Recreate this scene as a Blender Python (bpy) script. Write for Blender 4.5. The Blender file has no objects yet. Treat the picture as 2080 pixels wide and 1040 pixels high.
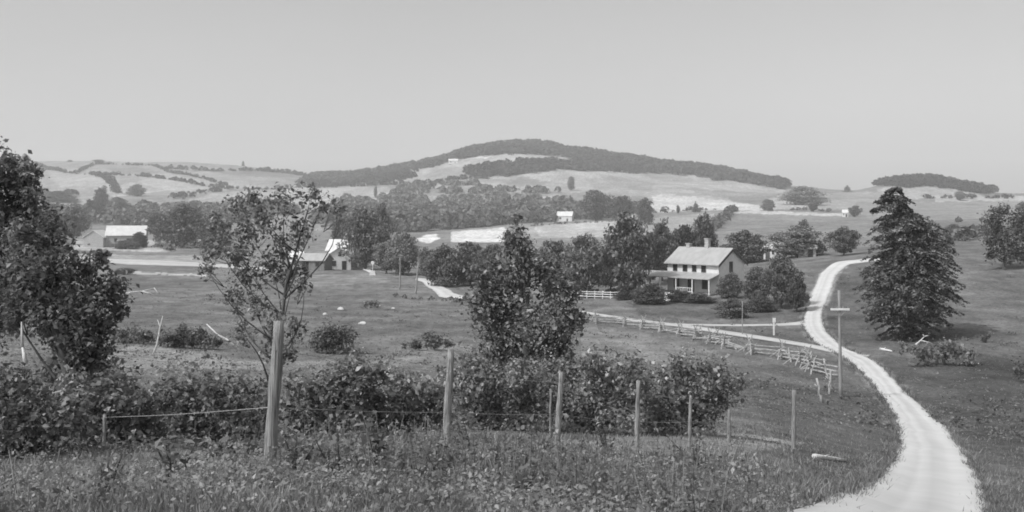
import bpy, math, random
import numpy as np
from math import radians as R
C = bpy.context.scene
COL = C.collection
rng = np.random.default_rng(11)
random.seed(5)

# ------------------------------------------------------------ camera, sky, sun
F, CX, HY = 2000.0, 1040.0, 430.0        # focal length and horizon in photograph pixels (2080 wide)
cd = bpy.data.cameras.new('camera'); cam = bpy.data.objects.new('camera', cd); COL.objects.link(cam)
cam.location = (0, 0, 0); cam.rotation_euler = (R(90), 0, 0)
cd.sensor_width = 36; cd.lens = 36 * F / 2080; cd.shift_y = -(520 - HY) / 2080
cd.clip_start = 0.1; cd.clip_end = 40000
C.camera = cam
SUN = np.array([-0.83, -0.56, 0.0]); SUN /= np.linalg.norm(SUN)
ELEV = R(48); SUN = np.array([SUN[0]*math.cos(ELEV), SUN[1]*math.cos(ELEV), math.sin(ELEV)])
w = bpy.data.worlds.new('World'); C.world = w; w.use_nodes = True
nt = w.node_tree; nt.nodes.clear()
sky = nt.nodes.new('ShaderNodeTexSky'); sky.sky_type = 'NISHITA'; sky.sun_disc = False
sky.sun_elevation = ELEV; sky.sun_rotation = math.atan2(SUN[0], SUN[1])
sky.air_density = 1.0; sky.dust_density = 3.0; sky.ozone_density = 1.0
bw = nt.nodes.new('ShaderNodeRGBToBW'); bg = nt.nodes.new('ShaderNodeBackground'); wo = nt.nodes.new('ShaderNodeOutputWorld')
bg.inputs['Strength'].default_value = 0.15
nt.links.new(sky.outputs[0], bw.inputs[0]); cl = nt.nodes.new('ShaderNodeTexNoise'); cl.inputs['Scale'].default_value = 2.2; cl.inputs['Detail'].default_value = 5; ctc = nt.nodes.new('ShaderNodeTexCoord'); cmp_ = nt.nodes.new('ShaderNodeMapping'); cmp_.inputs['Scale'].default_value = (1, 1, 2.5)
cr_ = nt.nodes.new('ShaderNodeMapRange'); cr_.inputs[1].default_value = .3; cr_.inputs[2].default_value = .7; cr_.inputs[3].default_value = .96; cr_.inputs[4].default_value = 1.04; cm_ = nt.nodes.new('ShaderNodeMath'); cm_.operation = 'MULTIPLY'   # faint high cirrus
nt.links.new(ctc.outputs['Generated'], cmp_.inputs[0]); nt.links.new(cmp_.outputs[0], cl.inputs['Vector']); nt.links.new(cl.outputs['Fac'], cr_.inputs[0]); nt.links.new(bw.outputs[0], cm_.inputs[0]); nt.links.new(cr_.outputs[0], cm_.inputs[1])
nt.links.new(cm_.outputs[0], bg.inputs[0]); nt.links.new(bg.outputs[0], wo.inputs[0])
ld = bpy.data.lights.new('sun', 'SUN'); ld.energy = 2.5; ld.angle = R(0.6); ld.color = (1, 1, 1)
sun = bpy.data.objects.new('sun', ld); COL.objects.link(sun)
from mathutils import Vector
sun.rotation_euler = Vector(SUN).to_track_quat('Z', 'Y').to_euler()
C.view_settings.view_transform = 'Standard'; C.view_settings.look = 'None'
C.view_settings.exposure = 0.2; C.view_settings.gamma = 1.0
C.cycles.use_denoising = True
C.cycles.max_bounces = 8; C.cycles.diffuse_bounces = 5; C.cycles.transparent_max_bounces = 8; C.cycles.volume_bounces = 1
C.cycles.pixel_filter_type = 'BLACKMAN_HARRIS'; C.cycles.filter_width = 1.8

# ------------------------------------------------------------ tags and materials
def tag(o, label=None, cat=None, group=None, kind=None):
    if label: o['label'] = label
    if cat: o['category'] = cat
    if group: o['group'] = group
    if kind: o['kind'] = kind
    return o
def empty(name, loc=(0, 0, 0), rz=0.0):
    o = bpy.data.objects.new(name, None); COL.objects.link(o)
    o.location = loc; o.rotation_euler = (0, 0, rz); o.empty_display_size = 0.3
    return o
def gray(v): return (v, v, v, 1)
def mat_noise(name, lo, hi, scale=1.0, rough=0.9, spec=0.2, bump=0.0, detail=4, stretch=(1, 1, 1)):
    m = bpy.data.materials.new(name); m.use_nodes = True; t = m.node_tree; b = t.nodes['Principled BSDF']
    b.inputs['Roughness'].default_value = rough; b.inputs['Specular IOR Level'].default_value = spec
    tc = t.nodes.new('ShaderNodeTexCoord'); mp = t.nodes.new('ShaderNodeMapping'); mp.inputs['Scale'].default_value = stretch
    n = t.nodes.new('ShaderNodeTexNoise'); n.inputs['Scale'].default_value = scale; n.inputs['Detail'].default_value = detail
    r = t.nodes.new('ShaderNodeMapRange'); r.inputs[1].default_value = 0.3; r.inputs[2].default_value = 0.7
    r.inputs[3].default_value = lo; r.inputs[4].default_value = hi
    t.links.new(tc.outputs['Object'], mp.inputs[0]); t.links.new(mp.outputs[0], n.inputs['Vector'])
    t.links.new(n.outputs['Fac'], r.inputs[0]); t.links.new(r.outputs[0], b.inputs['Base Color'])
    if bump:
        bp = t.nodes.new('ShaderNodeBump'); bp.inputs['Strength'].default_value = bump; bp.inputs['Distance'].default_value = 0.05
        t.links.new(n.outputs['Fac'], bp.inputs['Height']); t.links.new(bp.outputs[0], b.inputs['Normal'])
    return m
def mat_leaf(name, lo, hi, power=2.0, rough=0.55, spec=0.3, trans=0.3, patch=0.9):
    m = bpy.data.materials.new(name); m.use_nodes = True; t = m.node_tree; b = t.nodes['Principled BSDF']
    b.inputs['Roughness'].default_value = rough; b.inputs['Specular IOR Level'].default_value = spec
    g = t.nodes.new('ShaderNodeNewGeometry'); p = t.nodes.new('ShaderNodeMath'); p.operation = 'POWER'; p.inputs[1].default_value = power
    r = t.nodes.new('ShaderNodeMapRange'); r.inputs[3].default_value = lo; r.inputs[4].default_value = hi
    t.links.new(g.outputs['Random Per Island'], p.inputs[0]); t.links.new(p.outputs[0], r.inputs[0])
    oi = t.nodes.new('ShaderNodeObjectInfo'); om = t.nodes.new('ShaderNodeMapRange'); om.inputs[3].default_value = 0.8; om.inputs[4].default_value = 1.25
    mu = t.nodes.new('ShaderNodeMath'); mu.operation = 'MULTIPLY'
    t.links.new(oi.outputs['Random'], om.inputs[0]); t.links.new(om.outputs[0], mu.inputs[0]); t.links.new(r.outputs[0], mu.inputs[1])
    tc = t.nodes.new('ShaderNodeTexCoord'); nz = t.nodes.new('ShaderNodeTexNoise'); nz.inputs['Scale'].default_value = patch; nz.inputs['Detail'].default_value = 2
    nr = t.nodes.new('ShaderNodeMapRange'); nr.inputs[1].default_value = .35; nr.inputs[2].default_value = .65; nr.inputs[3].default_value = .68; nr.inputs[4].default_value = 1.35
    m2 = t.nodes.new('ShaderNodeMath'); m2.operation = 'MULTIPLY'
    t.links.new(tc.outputs['Object'], nz.inputs['Vector']); t.links.new(nz.outputs['Fac'], nr.inputs[0]); t.links.new(mu.outputs[0], m2.inputs[0]); t.links.new(nr.outputs[0], m2.inputs[1]); mu = m2
    t.links.new(mu.outputs[0], b.inputs['Base Color'])
    tr = t.nodes.new('ShaderNodeBsdfTranslucent'); t.links.new(mu.outputs[0], tr.inputs[0])
    mx = t.nodes.new('ShaderNodeMixShader'); mx.inputs[0].default_value = trans
    out = t.nodes['Material Output']
    t.links.new(b.outputs[0], mx.inputs[1]); t.links.new(tr.outputs[0], mx.inputs[2]); t.links.new(mx.outputs[0], out.inputs['Surface'])
    return m
M = {
    'leaf_near': mat_leaf('leaf_near', 0.13, 0.50, 2.0, 0.5, 0.4, 0.4, 1.6),
    'leaf_dark': mat_leaf('leaf_dark', 0.14, 0.38, 2.0, 0.6, 0.25, 0.4),
    'leaf_weed': mat_leaf('leaf_weed', 0.15, 0.38, 1.6, 0.6, 0.25, 0.4, 1.2),
    'leaf_mid': mat_leaf('leaf_mid', 0.08, 0.24, 2.0, 0.6, 0.25, 0.25),
    'leaf_pale': mat_leaf('leaf_pale', 0.11, 0.30, 1.8, 0.6, 0.25, 0.3),
    'leaf_far': mat_leaf('leaf_far', 0.05, 0.10, 1.3, 0.9, 0.05, 0.3, .02),
    'needle': mat_leaf('needle', 0.06, 0.22, 2.2, 0.6, 0.25, 0.15),
    'grass': mat_leaf('grass_blades', 0.15, 0.36, 1.6, 0.7, 0.2, 0.3),
    'tuft': mat_leaf('grass_tufts', 0.16, 0.3, 1.3, 0.8, 0.1, 0.3),
    'bark': mat_noise('bark', 0.05, 0.14, 6, stretch=(1, 1, 0.3), bump=0.6),
    'bark_pale': mat_noise('bark_pale', 0.25, 0.5, 8, stretch=(1, 1, 0.3), bump=0.4),
    'post': mat_noise('post_wood', 0.13, 0.46, 16, stretch=(4, 4, 0.18), bump=0.8, detail=8),
    'rail': mat_noise('rail_wood', 0.2, 0.5, 3, bump=0.5),
    'dead': mat_noise('dead_wood', 0.5, 0.75, 6, bump=0.3),
    'pole': mat_noise('pole_wood', 0.2, 0.34, 4, stretch=(3, 3, 0.3), bump=0.4),
    'wire': mat_noise('wire_iron', 0.25, 0.45, 20, rough=0.5),
    'white': mat_noise('white_paint', 0.66, 0.82, 2.5, rough=0.7),
    'whitewall': mat_noise('whitewash_wall', 0.6, 0.74, 1.2, bump=0.2),
    'stone': mat_noise('stone_wall', 0.3, 0.5, 2.2, bump=0.6, detail=8),
    'board': mat_noise('grey_boards', 0.14, 0.26, 3, stretch=(3, 3, 0.3), bump=0.4),
    'roof': mat_noise('metal_roof', 0.34, 0.44, 1.1, rough=0.55, spec=0.3, stretch=(1, 0.3, 1)),
    'roofwhite': mat_noise('bright_roof', 0.6, 0.72, 0.6, rough=0.6),
    'trim': mat_noise('dark_trim', 0.06, 0.1, 3),
    'glass': mat_noise('dark_glass', 0.02, 0.05, 1, rough=0.15, spec=0.5),
    'brick': mat_noise('chimney_brick', 0.3, 0.5, 5, bump=0.4),
    'rock': mat_noise('pale_rock', 0.5, 0.75, 3, bump=0.5),
    'flower': mat_noise('white_petals', 0.6, 0.8, 5),
}

# ------------------------------------------------------------ mesh helpers
def np_mesh(name, V, faces_n, mat, parent=None, smooth=False):
    """V (n,3); faces_n (m,k) int array, all faces with k corners"""
    V = np.asarray(V, dtype=np.float32); Fc = np.asarray(faces_n, dtype=np.int32)
    me = bpy.data.meshes.new(name); me.vertices.add(len(V)); me.vertices.foreach_set('co', V.ravel())
    k = Fc.shape[1]; me.loops.add(Fc.size); me.loops.foreach_set('vertex_index', Fc.ravel())
    me.polygons.add(len(Fc)); me.polygons.foreach_set('loop_start', np.arange(len(Fc), dtype=np.int32) * k)
    me.polygons.foreach_set('loop_total', np.full(len(Fc), k, dtype=np.int32))
    if smooth: me.polygons.foreach_set('use_smooth', np.ones(len(Fc), dtype=bool))
    me.update(); me.validate()
    if mat: me.materials.append(mat)
    o = bpy.data.objects.new(name, me); COL.objects.link(o)
    if parent: o.parent = parent
    return o
class MB:
    def __init__(s): s.v = []; s.f = []
    def add(s, vs, fs):
        n = len(s.v); s.v += [tuple(map(float, p)) for p in vs]; s.f += [tuple(i + n for i in f) for f in fs]; return s
    def box(s, c, d, rz=0.0, taper=0.0):
        x, y, z = [k / 2 for k in d]; q = 1 - taper; ca, sa = math.cos(rz), math.sin(rz); vs = []
        for dz, kk in ((-z, 1), (z, q)):
            for dx, dy in ((-x, -y), (x, -y), (x, y), (-x, y)):
                a, b = dx * kk, dy * kk; vs.append((c[0] + a * ca - b * sa, c[1] + a * sa + b * ca, c[2] + dz))
        return s.add(vs, [(3, 2, 1, 0), (4, 5, 6, 7), (0, 1, 5, 4), (1, 2, 6, 5), (2, 3, 7, 6), (3, 0, 4, 7)])
    def tube(s, pts, rad, n=7):
        pts = [np.array(p, float) for p in pts]; vs = []; fs = []
        for i, p in enumerate(pts):
            t = pts[min(i + 1, len(pts) - 1)] - pts[max(i - 1, 0)]; t /= (np.linalg.norm(t) + 1e-9)
            a = np.cross(t, (0.31, 0.95, 0.1)); a /= (np.linalg.norm(a) + 1e-9); b = np.cross(t, a)
            r = rad[i] if hasattr(rad, '__len__') else rad
            for k in range(n):
                th = 2 * math.pi * k / n; vs.append(p + r * (math.cos(th) * a + math.sin(th) * b))
        for i in range(len(pts) - 1):
            for k in range(n):
                k2 = (k + 1) % n; fs.append((i * n + k, i * n + k2, (i + 1) * n + k2, (i + 1) * n + k))
        fs.append(tuple(range(n))[::-1]); fs.append(tuple((len(pts) - 1) * n + k for k in range(n)))
        return s.add(vs, fs)
    def build(s, name, mat, parent=None, smooth=False):
        me = bpy.data.meshes.new(name); me.from_pydata(s.v, [], s.f); me.validate(); me.materials.append(mat)
        if smooth: me.polygons.foreach_set('use_smooth', np.ones(len(me.polygons), dtype=bool))
        o = bpy.data.objects.new(name, me); COL.objects.link(o)
        if parent: o.parent = parent
        return o
def leaves_VF(P, N, S, elong=1.6, rg=rng):
    """leaf-shaped quads at P with normals N and length S"""
    n = len(P); N = N / (np.linalg.norm(N, axis=1, keepdims=True) + 1e-9)
    a = np.cross(N, rg.normal(size=(n, 3))); a /= (np.linalg.norm(a, axis=1, keepdims=True) + 1e-9); b = np.cross(N, a)
    S = np.broadcast_to(np.asarray(S, float), (n,))[:, None]; L = S * 0.5; W = S * 0.5 / elong
    V = np.stack([P - a * L, P + b * W + N * S * 0.10 + a * L * 0.1, P + a * L - N * S * 0.12, P - b * W + N * S * 0.10 + a * L * 0.1], 1).reshape(-1, 3)
    return V, np.arange(n * 4).reshape(-1, 4)
def blob_points(c, r, n, rg=rng, shell=0.55):
    """n points in an ellipsoid (r may be a 3-vector), pushed outward; returns points and outward directions"""
    d = rg.normal(size=(n, 3)); d /= np.linalg.norm(d, axis=1, keepdims=True)
    rad = shell + (1 - shell) * rg.random(n); rad *= (1 + 0.18 * rg.normal(size=n))
    return np.asarray(c) + d * rad[:, None] * np.asarray(r), d
def leaf_normals(d, rg=rng, up=0.6, rnd=0.7):
    return d * 0.6 + np.array([0, 0, up]) + rg.normal(size=d.shape) * rnd

# ------------------------------------------------------------ the lie of the land
COLS = np.array([-2500, 0, 520, 1040, 1300, 1560, 1690, 1830, 2080, 4500], float)
TAB = [
 (1.2, [3000, 3000, 3000, 3000, 3050, 3100, 3150, 3200, 3300, 3400]),
 (3,   [1500, 1500, 1460, 1480, 1550, 1650, 1700, 1750, 1850, 1950]),
 (6,   [1060, 1055, 1045, 1055, 1090, 1150, 1200, 1250, 1300, 1400]),
 (9.4, [985, 985, 950, 965, 990, 1030, 1070, 1120, 1170, 1250]),
 (13.5,[925, 925, 910, 919, 935, 965, 1010, 1060, 1100, 1150]),
 (19,  [890, 890, 885, 900, 918, 935, 980, 1035, 1050, 1090]),
 (28,  [830, 830, 850, 870, 880, 895, 935, 985, 1000, 1020]),
 (40,  [770, 770, 800, 830, 845, 865, 890, 925, 930, 940]),
 (60,  [710, 710, 745, 770, 785, 800, 825, 850, 845, 850]),
 (90,  [655, 655, 690, 705, 715, 725, 735, 730, 725, 720]),
 (130, [605, 605, 632, 645, 650, 652, 648, 632, 605, 590]),
 (180, [565, 565, 585, 592, 585, 562, 540, 520, 500, 490]),
 (260, [535, 535, 545, 548, 535, 520, 508, 495, 485, 478]),
 (400, [505, 505, 507, 510, 500, 490, 482, 474, 466, 460]),
 (550, [482, 482, 488, 490, 478, 462, 458, 456, 450, 446]),
 (800, [455, 455, 458, 455, 447, 440, 436, 434, 430, 430]),
 (1100,[425, 425, 430, 424, 414, 408, 410, 412, 406, 408]),
]
RIDGE = [(-2500, 350, 2000), (0, 333, 2000), (100, 330, 2000), (200, 331, 2000), (380, 333, 2000), (480, 339, 2000), (560, 350, 2000), (640, 365, 2000),
 (700, 363, 1950), (760, 358, 1900), (830, 346, 1850), (900, 328, 1800), (950, 310, 1800), (1000, 300, 1800), (1060, 297, 1800), (1100, 299, 1800),
 (1150, 311, 1800), (1250, 322, 1800), (1350, 334, 1800), (1450, 348, 1750), (1540, 367, 1700), (1600, 380, 1600), (1680, 389, 1450), (1740, 391, 1350),
 (1790, 378, 1300), (1850, 369, 1300), (1900, 369, 1300), (1960, 381, 1300), (2020, 395, 1300), (2080, 399, 1300), (4500, 405, 1300)]
PXG = np.arange(-2500, 4501, 8.0)
LND = np.arange(math.log(1.1), math.log(5600), 0.025)
def build_table():
    rp = np.array(RIDGE, float)
    ry = np.interp(PXG, rp[:, 0], rp[:, 1]); rd = np.interp(PXG, rp[:, 0], rp[:, 2])
    ld_t = np.log([r[0] for r in TAB]); rows = np.array([np.interp(PXG, COLS, r[1]) for r in TAB])   # (rows, px)
    k = np.exp(-0.5 * (np.arange(-24, 25) * 8 / 70.0) ** 2); k /= k.sum()
    rows = np.array([np.convolve(np.pad(r, 24, 'edge'), k, 'valid') for r in rows])
    k2 = np.exp(-0.5 * (np.arange(-6, 7) * 8 / 14.0) ** 2); k2 /= k2.sum()
    ry = np.convolve(np.pad(ry, 6, 'edge'), k2, 'valid')
    G = np.zeros((len(PXG), len(LND)))
    for i in range(len(PXG)):
        lr = math.log(rd[i]); xs = list(ld_t); ys = list(rows[:, i])
        xs += [0.5 * (ld_t[-1] + lr), lr, lr + 0.12, lr + 0.5, lr + 1.6]
        ys += [0.5 * (ys[-1] + ry[i]) - 6, ry[i] - 7, ry[i] - 1, ry[i] + 50, 430]
        G[i] = np.interp(LND, xs, ys)
    k3 = np.exp(-0.5 * (np.arange(-6, 7) * 0.025 / 0.055) ** 2); k3 /= k3.sum()
    return np.array([np.convolve(np.pad(g, 6, 'edge'), k3, 'valid') for g in G])
PYG = build_table()
def bump(x, y):
    a = np.minimum(0.016, 0.002 * y) * np.clip((y - 3) / 4, 0, 1) * np.clip((1560 - (CX + F * x / np.maximum(y, 1))) / 200, 0, 1)
    b = np.clip((y - 60) / 120, 0, 1) * np.minimum(0.10, 0.0006 * y)
    c = np.clip((y - 500) / 600, 0, 1) * 1.6
    return (a * (np.sin(x * 1.9 + np.sin(y * 1.3)) + np.sin(y * 2.3 + 1.7 * np.sin(x * 0.9))) + b * (np.sin(x * 0.21 + np.sin(y * 0.17) * 2) + np.sin(y * 0.13 + 2 * np.sin(x * 0.11)))
            + c * (np.sin(x * 0.021 + 2 * np.sin(y * 0.013)) + np.sin(y * 0.017 + np.sin(x * 0.019))))
def py_at(px, lnd):
    fx = np.clip((px - PXG[0]) / 8.0, 0, len(PXG) - 1.001); fy = np.clip((lnd - LND[0]) / 0.025, 0, len(LND) - 1.001)
    i = fx.astype(int); j = fy.astype(int); u = fx - i; v = fy - j
    def row(jj): jj = np.clip(jj, 0, len(LND) - 1); return PYG[i, jj] * (1 - u) + PYG[i + 1, jj] * u
    p0, p1, p2, p3 = row(j - 1), row(j), row(j + 1), row(j + 2)
    return 0.5 * (2 * p1 + (p2 - p0) * v + (2 * p0 - 5 * p1 + 4 * p2 - p3) * v * v + (3 * p1 - p0 - 3 * p2 + p3) * v ** 3)
def gz(x, y):
    x = np.asarray(x, float); y = np.maximum(np.asarray(y, float), 1.15)
    return -(py_at(CX + F * x / y, np.log(y)) - HY) / F * y + bump(x, y)
def hit(px, py):
    """the first point of the ground on the sight line through (px, py)"""
    i = np.clip((px - PXG[0]) / 8.0, 0, len(PXG) - 1.001); k = int(i); col = PYG[k] * (1 - (i - k)) + PYG[k + 1] * (i - k)
    j0 = int((math.log(4) - LND[0]) / 0.025)
    idx = np.nonzero(col[j0:] <= py)[0]
    if len(idx) == 0: d = math.exp(LND[j0 + int(np.argmin(col[j0:]))])
    else:
        j = idx[0] + j0; a, b = col[j - 1], col[j]; t = 0 if a == b else np.clip((a - py) / (a - b), 0, 1)
        d = math.exp(LND[j - 1] + 0.025 * t)
    return (px - CX) / F * d, d
def at(px, d, dz=0.0):
    x = (px - CX) / F * d; return np.array([x, d, float(gz(x, d)) + dz])
def zpx(py, d): return -(py - HY) / F * d
def pip(px, q, poly):
    poly = np.asarray(poly, float); ins = np.zeros(np.shape(px), bool); n = len(poly); j = n - 1
    for i in range(n):
        xi, yi = poly[i]; xj, yj = poly[j]
        ins ^= ((yi > q) != (yj > q)) & (px < (xj - xi) * (q - yi) / (yj - yi + 1e-12) + xi); j = i
    return ins
def to_pd(poly, dens=6):
    """polygon in photograph pixels -> polygon in (px, ln distance) on the ground"""
    out = []
    for k in range(len(poly)):
        a, b = poly[k], poly[(k + 1) % len(poly)]
        for s in range(dens):
            px = a[0] + (b[0] - a[0]) * s / dens; py = a[1] + (b[1] - a[1]) * s / dens
            out.append((px, math.log(hit(px, py)[1])))
    return out

# roads as pairs of left and right verge points
MAIN_ROAD = [((1560,1075),(2012,1075)),((1632,1040),(2008,1040)),((1728,1003),(2000,1005)),((1788,968),(1988,972)),((1822,925),(1968,938)),((1827,890),(1944,902)),((1820,860),(1919,868)),
 ((1806,825),(1880,833)),((1785,796),(1842,800)),((1766,772),(1815,772)),((1742,748),(1790,746)),((1718,730),(1756,725)),((1690,712),(1716,708)),((1662,700),(1696,692)),((1645,685),(1680,676)),
 ((1633,666),(1670,655)),((1634,646),(1670,638)),((1642,620),(1677,618)),((1650,596),(1685,596)),((1660,572),(1694,572)),((1668,556),(1700,557)),((1682,542),(1712,545)),((1705,534),(1725,538)),((1745,530),(1748,535)),((1790,526),(1792,531))]
def road_poly(r): return [to_pd([p[0]], 1)[0] for p in r] + [to_pd([p[1]], 1)[0] for p in reversed(r)]
ROAD_PD = road_poly(MAIN_ROAD)
def road_edges():
    out = []
    for k in (0, 1):
        P = np.array([hit(*p[k]) for p in MAIN_ROAD]); q = []
        for a, b in zip(P[:-1], P[1:]):
            n = max(2, int(np.linalg.norm(b - a) / .25)); q.append(a + (b - a) * np.linspace(0, 1, n, endpoint=False)[:, None])
        out.append(np.vstack(q))
    return out
EDGES = road_edges()

# fields: (polygon in photograph pixels, albedo)
FIELDS = [
 ([(-60,420),(-60,335),(120,336),(300,338),(480,345),(600,360),(640,372),(620,420)], .36),
 ([(90,340),(250,345),(240,380),(110,372)], .42), ([(250,352),(420,352),(560,385),(300,372)], .46), ([(300,345),(480,345),(590,362),(430,372)], .40),
 ([(60,385),(170,378),(230,400),(120,412)], .40), ([(110,415),(190,410),(200,422),(120,430)], .55), ([(190,380),(270,375),(330,388),(235,398)], .5),
 ([(360,415),(480,385),(640,382),(790,382),(810,400),(730,420),(640,425),(520,400),(420,412)], .48), ([(220,400),(330,398),(400,405),(330,418),(250,425)], .33),
 ([(640,432),(690,425),(695,465),(640,470)], .40), ([(720,395),(810,400),(800,412),(720,430)], .42),
 ([(820,345),(900,330),(1190,320),(1200,335),(960,352),(760,375)], .46), ([(930,318),(1150,312),(1150,318),(940,326)], .66), ([(1000,314),(1130,312),(1190,326),(1000,340)], .50),
 ([(860,372),(1000,358),(1060,352),(1180,346),(1320,352),(1420,352),(1590,384),(1600,398),(1570,414),(1400,406),(1330,402),(1160,394),(1000,382),(870,386)], .44), ([(1060,354),(1130,349),(1240,347),(1330,354),(1230,356),(1120,364),(1060,372)], .53),
 ([(1300,352),(1375,350),(1412,366),(1350,364)], .35), ([(1340,366),(1420,372),(1400,376),(1350,371)], .54), ([(1360,380),(1470,388),(1590,392),(1575,412),(1470,402)], .34), ([(1420,370),(1520,376),(1580,388),(1480,384)], .5),
 ([(430,346),(520,346),(600,358),(560,362),(470,356)], .27), ([(300,362),(420,378),(470,383),(400,392),(330,386),(280,374)], .50), ([(100,352),(190,356),(215,378),(120,376)], .47), ([(210,342),(300,340),(330,348),(240,350)], .30),
 ([(880,345),(960,336),(1000,346),(930,356),(860,360)], .36), ([(1180,362),(1260,358),(1330,372),(1320,392),(1220,384)], .37), ([(1000,362),(1060,356),(1120,366),(1060,378)], .33), ([(1480,398),(1570,402),(1560,416),(1480,410)], .27),
 ([(1316,412),(1330,398),(1350,394),(1440,402),(1560,420),(1545,432),(1440,430),(1340,434)], .68),
 ([(1060,462),(1250,450),(1450,437),(1440,472),(1250,482),(1080,484)], .40), ([(1085,462),(1110,457),(1180,455),(1262,449),(1240,466),(1225,480),(1160,482),(1095,478)], .56),
 ([(1455,470),(1480,440),(1560,433),(1900,440),(1900,500),(1640,505),(1470,500)], .24), ([(1480,434),(1545,431),(1720,434),(1720,437),(1480,437)], .6),
 ([(1560,405),(1660,405),(1660,420),(1560,426)], .5), ([(1640,392),(1820,392),(1820,426),(1660,425)], .40),
 ([(1780,385),(1890,375),(1980,388),(2000,402),(1800,405)], .46), ([(1740,410),(2140,405),(2140,440),(1900,448),(1740,438)], .34), ([(1900,400),(2140,400),(2140,406),(1900,408)], .55),
 ([(1900,448),(2140,440),(2140,500),(1900,500)], .2),
 ([(150,485),(340,487),(370,500),(340,512),(150,508)], .42), ([(60,514),(420,520),(420,536),(150,534)], .30), ([(240,540),(420,545),(420,556),(250,556)], .20),
 ([(915,468),(1026,461),(1030,492),(915,492)], .74), ([(843,490),(862,478),(885,474),(893,486),(870,494)], .74), ([(778,494),(795,491),(790,498),(778,500)], .8),
 ([(1000,388),(1060,386),(1080,392),(1010,396)], .5), ([(960,398),(1010,396),(1020,402),(965,404)], .5), ([(1090,404),(1130,402),(1128,409),(1092,410)], .5), ([(880,402),(930,398),(940,404),(890,408)], .45), ([(1180,408),(1230,406),(1225,413),(1182,414)], .5),
 ([(270,552),(420,557),(420,562),(270,558)], .55), ([(600,560),(760,552),(800,575),(600,585)], .25),
 ([(280,700),(540,735),(540,752),(240,748),(200,725)], .3), ([(0,740),(60,742),(70,830),(0,810)], .26), ([(600,735),(960,700),(960,725),(640,760)], .25),
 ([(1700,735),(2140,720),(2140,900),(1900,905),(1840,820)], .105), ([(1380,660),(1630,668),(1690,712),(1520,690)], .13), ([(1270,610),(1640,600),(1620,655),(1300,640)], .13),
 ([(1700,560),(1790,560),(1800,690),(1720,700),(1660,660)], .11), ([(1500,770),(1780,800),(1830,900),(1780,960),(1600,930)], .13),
 ([(860,925),(1000,905),(1250,890),(1500,880),(1640,900),(1500,922),(1250,926),(1050,930)], .30), ([(0,935),(300,935),(360,960),(300,1010),(0,1010)], .24),
 ([(1180,660),(1400,690),(1500,740),(1300,750),(1180,720)], .24),
]
def albedo(px, lnd):
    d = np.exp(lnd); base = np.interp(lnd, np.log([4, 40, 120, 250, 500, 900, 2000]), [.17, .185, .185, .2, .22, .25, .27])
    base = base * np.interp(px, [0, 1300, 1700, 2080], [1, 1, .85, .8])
    qx = px + 2.2 * np.sin(lnd * 61 + px * .05) + 1.6 * np.sin(lnd * 140 - px * .21); ql = lnd + .006 * np.sin(px * .11) + .004 * np.sin(px * .37 + lnd * 30)
    for poly, v in FIELDS:
        pd = to_pd(poly); a = np.array(pd); k = (px > a[:, 0].min()) & (px < a[:, 0].max()) & (lnd > a[:, 1].min()) & (lnd < a[:, 1].max())
        ii = np.nonzero(k)[0]
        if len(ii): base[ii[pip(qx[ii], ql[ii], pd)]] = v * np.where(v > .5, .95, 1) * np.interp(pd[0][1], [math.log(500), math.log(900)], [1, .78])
    x = (px - CX) / F * d; near = np.nonzero((px > 1450) & (px < 2120) & (d > 14) & (d < 190))[0]; E = np.vstack(EDGES)
    for ch in np.array_split(near, max(1, len(near) // 4000)):
        dd = np.sqrt(((x[ch][:, None] - E[None, :, 0]) ** 2 + (d[ch][:, None] - E[None, :, 1]) ** 2).min(1))
        wv = np.sin(x[ch] * 2.1 + 1.7 * np.sin(d[ch] * 1.3)) * .25 + np.sin(d[ch] * 3.7 + x[ch] * 1.1) * .15
        f = np.clip(1 - dd / (.55 + wv * .9), 0, 1) * .75; base[ch] = base[ch] * (1 - f) + .45 * f
    return base

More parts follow.
